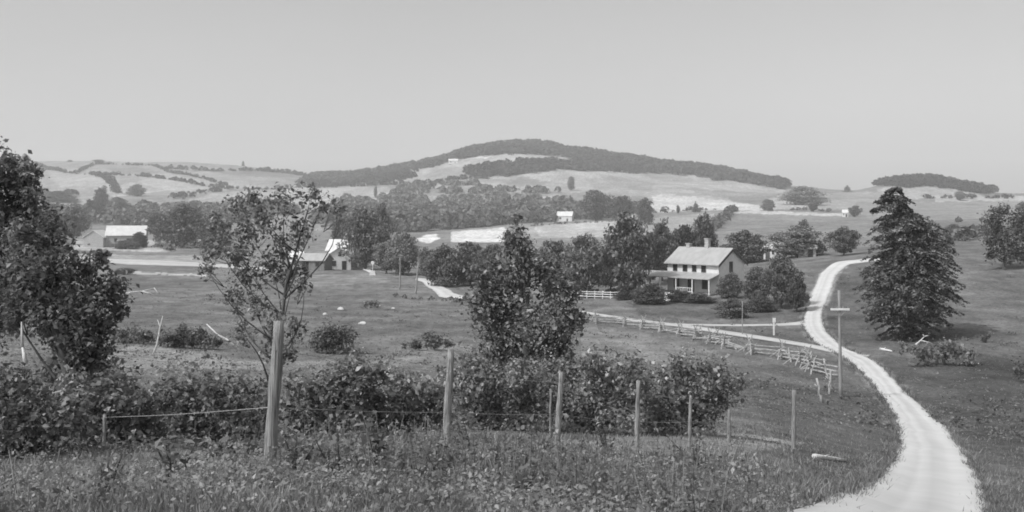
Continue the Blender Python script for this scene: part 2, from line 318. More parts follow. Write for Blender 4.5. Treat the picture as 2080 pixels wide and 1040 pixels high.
# ---- ground sheet
def make_ground():
    lnd = np.concatenate([np.arange(math.log(1.2), math.log(300), 0.0185), np.arange(math.log(300), math.log(2100), 0.0085), np.arange(math.log(2100), math.log(5400), .03)]); y = np.exp(lnd)
    inner = np.arange(-180, 2262, 2.4); ui = (inner - CX) / F; X = []
    fo = np.array([1, .8, .62, .47, .34, .24, .16, .09, .04])
    left = np.array([ui[0] * y - f * (45 + 0.5 * y) for f in fo]); right = np.array([ui[-1] * y + f * (45 + 0.5 * y) for f in fo[::-1]])
    mid = ui[:, None] * y[None, :]
    X = np.vstack([left, mid, right]); Y = np.broadcast_to(y, X.shape); Z = gz(X, Y)
    nc, nr = X.shape; V = np.stack([X, Y, Z], -1).reshape(-1, 3)
    a = (np.arange(nc - 1)[:, None] * nr + np.arange(nr - 1)[None, :]).ravel()
    Fq = np.stack([a, a + nr, a + nr + 1, a + 1], 1)
    m = bpy.data.materials.new('pasture'); m.use_nodes = True; t = m.node_tree; b = t.nodes['Principled BSDF']
    b.inputs['Roughness'].default_value = 1.0; b.inputs['Specular IOR Level'].default_value = 0.05
    at_ = t.nodes.new('ShaderNodeAttribute'); at_.attribute_name = 'cover'; tc = t.nodes.new('ShaderNodeTexCoord')
    cur = at_.outputs['Fac']
    for sc, lo, hi, st in ((2.6, .62, 1.38, (1, 1, 1)), (.35, .62, 1.38, (1, .5, 1)), (.045, .76, 1.24, (1, .45, 1)), (.006, .9, 1.1, (1, .5, 1))):
        mp = t.nodes.new('ShaderNodeMapping'); mp.inputs['Scale'].default_value = st
        n = t.nodes.new('ShaderNodeTexNoise'); n.inputs['Scale'].default_value = sc; n.inputs['Detail'].default_value = 5; n.inputs['Roughness'].default_value = 0.65
        r = t.nodes.new('ShaderNodeMapRange'); r.inputs[1].default_value = .3; r.inputs[2].default_value = .7; r.inputs[3].default_value = lo; r.inputs[4].default_value = hi
        mu = t.nodes.new('ShaderNodeMath'); mu.operation = 'MULTIPLY'
        t.links.new(tc.outputs['Object'], mp.inputs[0]); t.links.new(mp.outputs[0], n.inputs['Vector']); t.links.new(n.outputs['Fac'], r.inputs[0])
        t.links.new(cur, mu.inputs[0]); t.links.new(r.outputs[0], mu.inputs[1]); cur = mu.outputs[0]
    wv = t.nodes.new('ShaderNodeTexNoise'); wv.inputs['Scale'].default_value = 1; wv.inputs['Detail'].default_value = 3; mp = t.nodes.new('ShaderNodeMapping'); mp.inputs['Rotation'].default_value = (0, 0, .35); mp.inputs['Scale'].default_value = (.006, .16, 1)
    wr = t.nodes.new('ShaderNodeMapRange'); wr.inputs[1].default_value = .3; wr.inputs[2].default_value = .7; wr.inputs[3].default_value = .84; wr.inputs[4].default_value = 1.14; mu = t.nodes.new('ShaderNodeMath'); mu.operation = 'MULTIPLY'
    t.links.new(tc.outputs['Object'], mp.inputs[0]); t.links.new(mp.outputs[0], wv.inputs['Vector']); t.links.new(wv.outputs['Fac'], wr.inputs[0]); t.links.new(cur, mu.inputs[0]); t.links.new(wr.outputs[0], mu.inputs[1]); cur = mu.outputs[0]
    t.links.new(cur, b.inputs['Base Color'])
    nb = t.nodes.new('ShaderNodeTexNoise'); nb.inputs['Scale'].default_value = 5; nb.inputs['Detail'].default_value = 6
    bp = t.nodes.new('ShaderNodeBump'); bp.inputs['Strength'].default_value = .7; bp.inputs['Distance'].default_value = .12
    t.links.new(tc.outputs['Object'], nb.inputs['Vector']); t.links.new(nb.outputs['Fac'], bp.inputs['Height']); t.links.new(bp.outputs[0], b.inputs['Normal'])
    o = np_mesh('ground', V, Fq, m, smooth=True)
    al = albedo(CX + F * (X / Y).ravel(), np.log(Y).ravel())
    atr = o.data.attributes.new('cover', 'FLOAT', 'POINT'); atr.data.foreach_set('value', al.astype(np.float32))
    tag(o, kind='structure')
make_ground()

# ---- roads
def road_mat(name, lo, hi):
    m = mat_noise(name, lo, hi, 0.55, rough=1.0, spec=0.05, bump=0.12, detail=10); t = m.node_tree; b = t.nodes['Principled BSDF']; src = b.inputs['Base Color'].links[0].from_socket
    at_ = t.nodes.new('ShaderNodeAttribute'); at_.attribute_name = 'wear'; mu = t.nodes.new('ShaderNodeMath'); mu.operation = 'MULTIPLY'
    t.links.new(src, mu.inputs[0]); t.links.new(at_.outputs['Fac'], mu.inputs[1]); t.links.new(mu.outputs[0], b.inputs['Base Color']); return m
M['road'] = road_mat('pale_dirt_road', .56, .64)
M['lane'] = road_mat('pale_lane', .48, .58)
def ribbon(name, pairs, mat, lift=0.03, n_across=7, sub=6, jag=0.06):
    L = np.array([hit(*p[0]) for p in pairs]); Rr = np.array([hit(*p[1]) for p in pairs])
    def cr(P):
        out = []
        for i in range(len(P) - 1):
            p0, p1, p2, p3 = P[max(i - 1, 0)], P[i], P[i + 1], P[min(i + 2, len(P) - 1)]
            for s in range(sub):
                t = s / sub
                out.append(0.5 * (2 * p1 + (p2 - p0) * t + (2 * p0 - 5 * p1 + 4 * p2 - p3) * t * t + (3 * p1 - p0 - 3 * p2 + p3) * t ** 3))
        out.append(P[-1]); return np.array(out)
    L = cr(L); Rr = cr(Rr); n = len(L); w = np.linalg.norm(Rr - L, axis=1, keepdims=True) + 1e-6; dv = (Rr - L) / w
    sm = lambda: np.convolve(rng.normal(size=n + 6), np.ones(7) / 7, 'valid')[:, None] * jag
    j1 = sm(); j2 = sm(); L = L + dv * j1; Rr = Rr + dv * j2
    tt = np.linspace(0, 1, n_across); P = L[:, None, :] * (1 - tt)[None, :, None] + Rr[:, None, :] * tt[None, :, None]
    x = P[..., 0]; y = P[..., 1]; z = gz(x, y) + lift + 0.0005 * y + 0.05 * np.sin(tt * math.pi)[None, :] - 0.045 * (np.exp(-((tt - .3) / .07) ** 2) + np.exp(-((tt - .7) / .07) ** 2))[None, :] * np.minimum(1, y / 20) - np.where((tt == 0) | (tt == 1), 0.02 + 0.0003 * y, 0)
    V = np.stack([x, y, z], -1).reshape(-1, 3); a = (np.arange(n - 1)[:, None] * n_across + np.arange(n_across - 1)[None, :]).ravel()
    o = np_mesh(name, V, np.stack([a, a + 1, a + n_across + 1, a + n_across], 1), mat, smooth=True)
    crown = .14 * np.exp(-((tt - .5) / .09) ** 2)[None, :] * (.5 + .5 * np.convolve(rng.random(n + 20), np.ones(21) / 21, 'valid')[:, None] * 2); rim = .26 * (np.exp(-(tt / .07) ** 2) + np.exp(-((1 - tt) / .07) ** 2))[None, :]
    wear = 1 - crown - rim * (.5 + rng.random((n, 1))) - .09 * np.exp(-((tt - .3) / .05) ** 2)[None, :] + 0 * x
    at_ = o.data.attributes.new('wear', 'FLOAT', 'POINT'); at_.data.foreach_set('value', wear.ravel().astype(np.float32))
    return tag(o, kind='structure')
ribbon('road', MAIN_ROAD, M['road'], lift=.05, n_across=15, sub=24, jag=.22)
def strip(name, pts, mat, **k): return ribbon(name, [((p[0], p[1] - p[2] / 2), (p[0], p[1] + p[2] / 2)) for p in pts], mat, **k)
strip('lane', [(1176,634,3),(1200,638,3.5),(1260,647,4),(1330,655,5),(1400,664,6.5),(1480,677,7),(1560,689,7),(1640,702,7),(1692,712,9),(1712,716,9)], M['lane'])
strip('path', [(1370,658,2.2),(1440,661,2.6),(1520,662,3),(1580,661,4),(1615,659,6),(1640,656,9)], M['lane'])
strip('track', [(1700,716,7),(1725,720,5),(1765,724,3)], M['lane'])
strip('valley_road', [(130,525,6),(230,531,8),(300,534,9),(420,539,9),(470,542,7),(560,548,5)], M['lane'])
ribbon('village_road', [((845,567),(844,571)),((868,569),(860,576)),((892,577),(876,589)),((914,591),(890,602)),((922,598),(898,605)),((950,604),(940,609))], M['road'], lift=.1, jag=.1)
ribbon('village_road', [((738,546),(737,549)),((752,549),(748,554)),((765,556),(758,558))], M['road'], lift=.1, jag=.1)

# ------------------------------------------------------------ vegetation near the camera
def limb_path(a, b, sag=0.15, n=5, rg=rng):
    a = np.array(a, float); b = np.array(b, float); L = np.linalg.norm(b - a); pts = []
    o = rg.normal(size=3) * L * 0.06
    for i in range(n + 1):
        t = i / n; p = a + (b - a) * t; p[2] += -sag * L * math.sin(t * math.pi) * 0.6; p += o * math.sin(t * math.pi); pts.append(p)
    return pts
def blob_tree(name, label, cat, px, d, blobs, leaf, dens, mat, trunk_r, trunk_mat='bark', stem_px=None, group=None, up=0.6, depth=0.7, seed=1, shell=.5, fork=0.45, elong=1.6, flat=1.0, limbs=True):
    """a tree or shrub whose crown is a set of leafy clumps, each (px, py, radius px) at the tree's own distance and with real depth"""
    if d < 0: d = hit(px, -d)[1]
    rg = np.random.default_rng(seed); base = at(px, d); root = empty(name, base)
    tag(root, label, cat, group)
    s = d / F; cl = []
    ext = max(abs(b[0] - px) for b in blobs) * s
    for (bx, by, br) in blobs:
        off = (rg.random() - 0.5) * 2 * depth * max(br * s, 0.55 * (ext - 0.4 * abs(bx - px) * s))
        cl.append((np.array([(bx - CX) / F * d, d + off, zpx(by, d)]) - base, br * s))
    tips = [c for c, r in cl]; top = max(tips, key=lambda q: q[2])
    mb = MB()
    fp = np.array([0, 0, max(0.15, top[2] * fork)]); lean = np.array([top[0] * 0.35, top[1] * .2, 0]); fp = fp + lean
    trunk = [np.array([0, 0, -0.25]), np.array([0.0, 0, 0.05]), fp * 0.5 + rg.normal(size=3) * .03 * fp[2], fp, (fp + top) / 2 + rg.normal(size=3) * .04 * top[2], top * 0.95]
    mb.tube(trunk, [trunk_r * 1.3, trunk_r, trunk_r * .85, trunk_r * .7, trunk_r * .45, trunk_r * .12], 8)
    if limbs:
        for c, r in cl:
            z0 = np.clip(c[2] - 0.55 * np.linalg.norm(c[:2]) - 0.2 * top[2], fp[2] * 0.35, top[2] * .8); t = z0 / max(top[2] * .95, .01)
            st = np.array([np.interp(z0, [q[2] for q in trunk], [q[k] for q in trunk]) for k in range(3)])
            rr = trunk_r * 0.5 * (1 - 0.6 * t)
            mb.tube(limb_path(st, c, .12, 5, rg), [rr, rr * .8, rr * .6, rr * .45, rr * .3, rr * .15], 6)
            for q in range(3):
                e, _ = blob_points(c, r * .8, 1, rg, .8); mb.tube(limb_path(c * .75 + st * .25, e[0], .1, 3, rg), [rr * .35, rr * .25, rr * .18, rr * .06], 5)
    mb.build('trunk' if cat == 'tree' else 'stems', M[trunk_mat], root, smooth=True)
    P = []; Nn = []
    for c, r in cl:
        n = int(dens * (r / leaf) ** 2) + 8
        nsub = 9; per = n // nsub + 1
        for q in range(nsub):                        # uneven: each clump is a handful of sprays
            cc, _ = blob_points(c, np.array([r, r, r * flat]) * .72, 1, rg, .35)
            p, dd = blob_points(cc[0], np.array([r, r, r * flat]) * (0.38 + .5 * rg.random()), per, rg, shell); P.append(p); Nn.append(leaf_normals(dd, rg, up))
        for q in range(5):                           # loose outer sprigs
            e, _ = blob_points(c, np.array([r, r, r * flat]), 1, rg, .95); m_ = max(3, n // 60); tq = rg.random(m_)[:, None]; p = c + (e[0] - c) * (.75 + .55 * tq) + rg.normal(size=(m_, 3)) * leaf * .6; P.append(p); Nn.append(leaf_normals(p - c, rg, up))
    P = np.vstack(P); Nn = np.vstack(Nn); keep = (P[:, 2] > 0.02)
    P, Nn = P[keep], Nn[keep]
    V, Fq = leaves_VF(P, Nn, leaf * (0.45 + 1.2 * rg.random(len(P)) ** 1.6), elong, rg)
    np_mesh('crown' if cat == 'tree' else 'foliage', V, Fq, M[mat], root)
    return root
blob_tree('broadleaf_tree', 'tall dark leafy tree cut off by the left edge, reaching above the hills', 'tree', -55, 20,
  [(-30,325,42),(2,300,20),(8,330,34),(45,355,32),(68,345,16),(80,352,12),(52,378,26),(70,400,22),(30,380,40),(-5,370,40),(-40,420,80),(25,420,56),(60,400,30),(-5,500,70),(45,480,50),(90,455,36),(-60,560,90),(10,570,62),(-50,660,70),(5,650,30),(-60,760,60),(-10,790,40),(-30,840,60)],
  .095, 26, 'leaf_dark', .15, seed=3)
blob_tree('broadleaf_tree', 'dense dark spreading tree at left with bare grey boughs under its crown', 'tree', 165, 18,
  [(92,478,42),(118,495,22),(60,540,60),(125,545,65),(178,546,34),(208,524,18),(80,610,62),(150,615,70),(205,600,44),(228,575,26),(110,680,50),(165,690,62),(212,670,44),(232,640,22),(150,745,46),(200,735,36),(95,590,50),(30,500,45),(60,470,40),(48,545,50),(40,605,45),(75,655,40),(20,640,36)],
  .09, 27, 'leaf_dark', .12, seed=4)
blob_tree('slender_tree', 'slender thin-crowned tree behind the tallest post, branches showing through its leaves', 'tree', 530, 26,
  [(430,450,32),(470,420,32),(510,408,30),(545,440,38),(590,410,34),(635,398,28),(655,420,22),(690,425,20),(620,455,36),(570,490,42),(500,475,48),(450,500,40),(420,545,26),(478,560,42),(540,550,42),(590,565,36),(620,582,18),(520,615,36),(470,610,26),(565,640,36),(605,665,28),(500,675,30),(545,715,32),(585,705,32),(480,520,30)],
  .11, 13, 'leaf_near', .085, seed=5, fork=.32)
blob_tree('leafy_tree', 'bushy mid-height tree with large glossy leaves in the centre of the field', 'tree', 1075, 30,
  [(1048,446,16),(1045,478,30),(1070,500,28),(1060,530,42),(1012,548,38),(1105,550,46),(1060,595,56),(985,590,30),(1000,620,36),(1132,610,42),(1080,655,52),(1012,670,46),(1145,655,30),(1110,705,46),(1030,715,42),(1152,690,20),(1065,750,46),(1120,760,40),(1010,770,40),(975,640,26),(1000,700,34),(1140,570,26),(1160,640,24),(1150,730,34),(985,745,36),(1050,640,40),(968,555,24),(962,612,28),(1165,590,24),(1172,655,24),(1000,570,34),(1120,575,34),(1030,500,24)],
  .125, 20, 'leaf_near', .13, seed=6)
def shrub(label, px, d, blobs, leaf=.15, dens=7, mat='leaf_near', seed=0, cat='bush', name='shrub', group=None, **k):
    if mat == 'leaf_near' and seed != 24: blobs = [(a, b, c * 1.22) for a, b, c in blobs]
    return blob_tree(name, label, cat, px, d, blobs, leaf, dens, M and mat, .03, seed=seed, fork=.3, group=group, **k)
TH = 'shrubs growing along the wire fence'
shrub('dark bramble thicket in the lower left corner of the picture', 55, 12.5, [(-40,830,70),(20,820,55),(70,830,50),(0,890,60),(90,880,55),(120,850,40),(50,900,45),(-60,900,60)], .08, 18, 'leaf_near', 21, group=TH)
shrub('leafy shrub below the dark left tree, beside the short broken post', 235, 14, [(150,800,45),(205,800,48),(260,795,46),(180,850,55),(240,860,55),(300,840,50),(150,890,40),(280,895,42),(220,900,40),(330,800,34)], .08, 18, 'leaf_near', 22, group=TH)
shrub('broad shrub with sunlit top leaves, just left of the tallest post', 425, 15.5, [(350,790,42),(400,785,44),(455,790,42),(500,800,38),(370,840,52),(430,845,54),(490,850,48),(330,880,36),(400,890,42),(470,890,40),(535,850,30)], .08, 18, 'leaf_near', 23, group=TH)
shrub('low weedy brush around the foot of the tallest post', 500, 10.2, [(430,920,32),(470,925,28),(510,915,28),(400,935,22),(590,930,20)], .08, 10, 'leaf_near', 24, cat='bush', group=TH)
shrub('tall pointed-top shrub between the tallest post and the second post', 680, 18, [(700,760,40),(740,735,24),(735,775,40),(660,800,46),(620,790,36),(700,820,52),(640,850,50),(750,830,42),(700,870,44),(610,870,38),(585,830,30),(770,760,26),(655,890,30),(770,870,30)], .095, 18, 'leaf_near', 25, group=TH)
shrub('rounded shrub close behind the left side of the second post', 820, 19, [(800,770,34),(840,775,36),(790,815,46),(850,820,44),(880,800,26),(820,855,42),(870,850,28),(770,850,34),(900,835,30),(895,790,18)], .095, 18, 'leaf_near', 26, group=TH)
shrub('dense shrub under the central leafy tree, right of the second post', 1010, 26, [(945,750,36),(990,760,42),(1040,765,42),(960,800,46),(1020,815,52),(1075,800,42),(940,840,36),(990,855,38),(915,770,24),(930,800,34),(1050,850,40),(1090,835,30)], .115, 18, 'leaf_near', 27, group=TH)
shrub('wide shrub behind the third and fourth posts with shiny leaves', 1205, 27, [(1130,765,36),(1180,755,40),(1230,750,36),(1280,745,30),(1150,800,42),(1210,800,50),(1265,795,44),(1300,770,26),(1170,840,36),(1230,840,42),(1285,835,36),(1120,835,30),(1110,770,34),(1205,728,18)], .115, 18, 'leaf_near', 28, group=TH)
shrub('shrub at the right end of the thicket with an overhanging right side', 1400, 28.5, [(1370,738,22),(1400,745,30),(1345,775,36),(1318,800,30),(1322,840,28),(1430,735,16),(1400,785,46),(1450,770,38),(1485,775,24),(1340,820,36),(1390,830,42),(1440,820,42),(1480,800,26),(1360,850,28),(1420,848,30)], .115, 18, 'leaf_near', 29, group=TH)
shrub('shaded undergrowth under the spreading left tree', 150, 22, [(110,770,40),(160,780,45),(210,770,45),(250,775,36),(90,800,34),(180,800,40)], .14, 18, 'leaf_dark', 30)
MF = 'round bushes out in the pasture'
shrub('big round dark bush standing alone in the middle pasture', 677, -718, [(655,680,24),(677,676,24),(698,682,22),(650,698,20),(680,698,26),(704,700,16),(664,694,22)],   .18, 30, 'leaf_mid', 31, group=MF, limbs=False, shell=.8)
shrub('low wide bush in the pasture left of the slender tree', 375, -707, [(345,688,20),(372,680,24),(400,682,22),(425,692,18),(360,696,18),(390,698,18),(440,698,10)], .19, 30, 'leaf_mid', 32, group=MF, limbs=False)
shrub('low bush beside the pale standing dead stick', 278, -698, [(250,680,16),(278,678,18),(302,684,14),(262,690,12),(290,690,12)], .19, 30, 'leaf_dark', 33, group=MF, limbs=False)
shrub('flat-topped low bush in the pasture above the second post', 868, -712, [(845,695,12),(868,690,16),(890,692,16),(910,698,10),(850,702,10),(880,702,12),(820,704,6)],   .18, 30, 'leaf_mid', 34, group=MF, limbs=False)
shrub('tiny dark bush far out in the pasture near the village road', 752, -625, [(744,619,6),(754,616,8),(764,619,6)], .4, 26, 'leaf_dark', 35, group=MF, limbs=False)
shrub('dark brushy thicket on the right slope beyond the road', 1905, -744, [(1830,705,12),(1860,712,16),(1890,708,18),(1920,706,20),(1950,715,18),(1975,722,14),(1880,728,14),(1920,730,16),(1960,732,12)], .3, 26, 'leaf_dark', 36, limbs=False)
shrub('dark bush cut by the right edge of the picture', 2085, -778, [(2078,752,16),(2100,748,24),(2090,770,20)],   .18, 30, 'leaf_dark', 37, limbs=False)
shrub('small spiky weed clump on the right hillside below the lone tree', 2002, -696, [(2000,690,8),(2006,684,6)], .25, 26, 'leaf_dark', 38, limbs=False)
def conifer(label, px, row, outline, n, per, leaf, mat, seed):
    """layered evergreen: drooping boughs leave a leaning trunk, their reach taken from (row, left, right)"""
    rg = np.random.default_rng(seed); d = hit(px, row)[1]; base = at(px, d); root = empty('evergreen_tree', base); tag(root, label, 'tree'); s = d / F
    oz = np.array([zpx(r, d) - base[2] for r, l, q in outline])[::-1]; oc = np.array([((l + q) / 2 - px) * s for r, l, q in outline])[::-1]; ow = np.array([(q - l) / 2 * s for r, l, q in outline])[::-1]
    top = oz[-1]; mb = MB(); mb.tube([(0, 0, -.4)] + [(np.interp(z, oz, oc) * min(1, z / top + .1) * .8, 0, z) for z in np.linspace(.3, top * .97, 8)], np.linspace(.38, .03, 9), 8)
    P = []; Nn = []
    cum = np.cumsum(np.interp(np.linspace(0, top, 400), oz, ow) + .25); cum /= cum[-1]
    for k in range(n):
        z = float(np.interp(rg.random(), cum, np.linspace(0, top, 400))); z = round(z / 1.05) * 1.05 + rg.normal() * .3; z = min(max(z, .15), top)
        az = rg.random() * 6.283; w_ = float(np.interp(z, oz, ow)); c = float(np.interp(z, oz, oc)); L = w_ * (.45 + .68 * rg.random() ** .7) * (1 if rg.random() < .9 else 1.15)
        dr = np.array([math.cos(az), math.sin(az), 0]); sd = np.array([-dr[1], dr[0], 0]); a0 = np.array([c * .75, 0, z + .18 * L]); e = np.array([c, 0, z - .06 * L]) + dr * L
        mb.tube([a0, (a0 + e) / 2 + (0, 0, .08 * L), e], [.05, .03, .008], 4)
        t = .25 + .78 * rg.random(per) ** .7; wob = rg.normal(size=per) * .22 * L * (1.15 - t) + rg.normal(size=per) * .12
        q = a0[None] * (1 - t)[:, None] + e[None] * t[:, None] + sd[None] * wob[:, None]; q[:, 2] += .10 * L * np.sin(t * 3.14) - .16 * np.abs(wob) + rg.normal(size=per) * .07
        P.append(q); Nn.append(np.array([0, 0, 1.0]) + dr[None] * .35 + rg.normal(size=(per, 3)) * .42)
    P = np.vstack(P); Nn = np.vstack(Nn); k = P[:, 2] > .03; P, Nn = P[k], Nn[k]
    mb.build('trunk', M['bark'], root, smooth=True); V, Fq = leaves_VF(P, Nn, leaf * (.5 + 1.0 * rg.random(len(P))), 2.3, rg); np_mesh('crown', V, Fq, M[mat], root)
conifer('huge dark layered evergreen standing right of the road', 1842, 688, [(386,1806,1832),(394,1790,1846),(404,1782,1852),(418,1772,1858),(434,1772,1856),(446,1776,1890),(458,1768,1912),(500,1758,1926),(535,1768,1930),(560,1752,1944),(600,1748,1946),(630,1752,1934),(655,1768,1918),(676,1782,1896),(688,1790,1885)], 520, 64, .36, 'needle', 40)
blob_tree('lone_tree', 'upright tree on the right hillside with its shadow below it', 'tree', 2040, -548,
  [(2040,430,20),(2020,450,26),(2062,448,26),(2090,440,22),(2030,480,30),(2068,482,32),(2010,490,16),(2098,480,22),(2045,510,24),(2020,515,16),(2075,512,20)],
  .4, 24, 'leaf_mid', .22, seed=41, fork=.4)

# ------------------------------------------------------------ trees farther off: prototypes copied one by one
PROTO = {}
def proto(shape, tone, var):
    key = (shape, tone, var)
    if key in PROTO: return PROTO[key]
    seed = 100 + var * 17 + hash_s(shape + tone); rg = np.random.default_rng(seed); n = 3800; leaf = .05
    P = []; Nn = []; mb = MB(); mb.tube([(0, 0, -.05), (0.01, 0, .15), (-.01, .01, .4), (0.01, 0, .8)], [.035, .026, .02, .006], 7)
    cb = {'round': .12, 'dome': .08, 'oval': .1, 'cone': .05, 'poplar': .05}[shape]; k = 26
    for i in range(k):
        t = (i + .5) / k; z = cb + (0.97 - cb) * t
        prof = {'round': math.sqrt(max(0, 1 - (2 * t - 1) ** 2)), 'dome': (1 - t ** 2.6) ** .6 * (.75 + .25 * min(1, t * 6)), 'oval': math.sin(math.pi * min(1, t ** .8 * .97)) ** .7, 'cone': (1 - t) ** .8 * .95 + .05, 'poplar': math.sin(math.pi * t) ** .5}[shape]
        for q in range(3 if prof > .35 else 1):
            a = i * 2.4 + q * 2.1 + rg.random(); rr = prof * .5 * (.40 + .45 * rg.random()) * (1 + .28 * math.sin(2 * a + seed + 5 * z) + .12 * math.sin(5 * a + 9 * z)); c = np.array([rr * math.cos(a), rr * math.sin(a), z + .03 * rg.normal()])
            r = np.array([.16, .16, .085]) * (.6 + .8 * rg.random()) * (.45 + .6 * prof)
            m = max(5, int(n / 62 * (r[0] / .13) ** 1.6)); p, dd = blob_points(c, r, m, rg, .5); P.append(p); Nn.append(leaf_normals(dd, rg, .5))
            if i % 2 == 0: mb.tube(limb_path((0, 0, max(.1, z - .22 - .2 * rr)), c, .08, 3, rg), [.012, .009, .006, .002], 5)
    P = np.vstack(P); Nn = np.vstack(Nn); V, Fq = leaves_VF(P, Nn, leaf * (.6 + .8 * rg.random(len(P))), 1.4, rg)
    PROTO[key] = (mb.build('trunk', M['bark'], smooth=True), np_mesh('crown', V, Fq, M[tone]))
    PROTO[key] += ([True],)
    return PROTO[key]
def hash_s(s): return sum(ord(c) * (i + 1) for i, c in enumerate(s)) % 997
def tree(shape, tone, px, top, d, wpx, label, group=None, name='tree', cat='tree', var=0, sink=0.0):
    tr, cr, first = proto(shape, tone, var)
    if d < 0: d = hit(px, -d)[1]
    b = at(px, d); h = max(1.5, zpx(top, d) - b[2]); wd = wpx * d / F
    root = empty(name, b); tag(root, label, cat, group)
    for o in (tr, cr):
        c = o if first[0] else o.copy()
        if not first[0]: COL.objects.link(c)
        c.parent = root; c.scale = (wd, wd, h)
    first[0] = False
    root.rotation_euler = (0, 0, (px * 0.37 + d) % 6.28)
    return root
NEARH = 'trees around the stone farmhouse'
T = [
 ('oval','leaf_mid',1275,436,-606,112,'tall dense shade tree left of the stone farmhouse, highest of the house trees',NEARH),
 ('round','leaf_dark',1188,474,-603,92,'dark round tree casting shade on the white board fence',NEARH),
 ('round','leaf_mid',1130,486,-600,70,'tree half hidden behind the big leafy central tree',NEARH),
 ('oval','leaf_dark',1345,446,192,62,'dark tree rising behind the left end of the farmhouse roof',NEARH),
 ('round','leaf_mid',1388,455,198,60,'rounded tree directly behind the farmhouse roof ridge',NEARH),
 ('oval','leaf_mid',1428,432,215,56,'narrow upright tree right behind the tall farmhouse chimney',NEARH),
 ('dome','leaf_mid',1512,466,235,96,'broad dome of foliage behind the gable end of the farmhouse',NEARH),
 ('dome','leaf_dark',1620,458,238,112,'wide peaked tree between the farmhouse and the top of the road',NEARH),
 ('oval','leaf_dark',1632,446,240,40,'pointed tree top crowning the wide peaked tree',NEARH),
 ('round','leaf_mid',1714,462,225,62,'round tree beside the upper end of the white road',NEARH),
 ('oval','leaf_pale',1538,540,-618,66,'orchard tree against the right side of the farmhouse',NEARH),
 ('round','leaf_dark',1586,518,-626,78,'dark orchard tree with a long shadow reaching the road',NEARH),
 ('round','leaf_mid',1618,556,-634,48,'small rounded yard tree closest to the road',NEARH),
 ('oval','leaf_mid',1300,584,-612,40,'small yard tree covering the left end of the porch',NEARH),
 ('dome','leaf_dark',1484,552,-606,52,'small dark tree against the gable wall of the farmhouse',NEARH),
 ('round','leaf_mid',1240,500,175,60,'smaller tree left behind the tall shade tree',NEARH),
 ('round','leaf_mid',1320,470,185,58,'pale mid-height tree between the shade tree and the farmhouse',NEARH),
]
GR = 'trees of the valley grove'
T += [
 ('round','leaf_dark',742,424,258,96,'largest dark tree behind the white gabled house',GR),
 ('round','leaf_dark',700,442,300,70,'dark tree rising over the white barn roof',GR),
 ('oval','leaf_dark',775,410,320,44,'tall narrow tree in the valley grove',GR),
 ('oval','leaf_dark',818,468,235,74,'dark tree behind the two leaning poles',GR),
 ('round','leaf_dark',785,490,240,60,'dark low tree between white house and poles',GR),
 ('dome','leaf_pale',905,496,196,92,'pale willowy tree left above the bright village road',GR),
 ('dome','leaf_pale',955,490,200,84,'pale willowy tree right above the bright village road',GR),
 ('round','leaf_mid',870,505,215,50,'small pale round tree behind the village road',GR),
 ('round','leaf_mid',1000,495,190,66,'rounded tree against left side of the central leafy tree',GR),
 ('dome','leaf_mid',640,520,300,60,'low tree left of the grey shed',GR),
]
LF = 'trees around the left barn'
T += [
 ('dome','leaf_mid',375,412,420,110,'broad dark tree right of the left barn',LF),
 ('round','leaf_mid',325,432,520,60,'tree between the left barn and the broad dark tree',LF),
 ('round','leaf_mid',430,440,380,80,'tree behind the crown of the slender tree',LF),
 ('round','leaf_dark',240,400,-439,40,'lone round tree on the slope above the left barn',LF),
 ('round','leaf_mid',150,418,520,60,'domed tree left of the left barn',LF),
 ('oval','leaf_mid',185,405,-446,34,'tall tree left above the left barn',LF),
 ('round','leaf_mid',205,380,-428,36,'tree half way up the left hill',LF),
 ('dome','leaf_mid',283,471,420,38,'low tree overlapping the right end of the barn roof',LF),
 ('dome','leaf_dark',255,487,405,60,'dark rounded bush row in front of the left barn',LF),
 ('round','leaf_mid',100,440,450,70,'tree at left behind the dark tree crown',LF),
 ('dome','leaf_mid',120,388,-414,80,'wide clump on the far left hillside',LF),
 ('dome','leaf_dark',278,373,-403,36,'square dark clump on the left hill pasture',LF),
 ('round','leaf_dark',255,545,215,40,'dark bush beside the valley road at left',LF),
]
FT = 'single trees on the far hills'
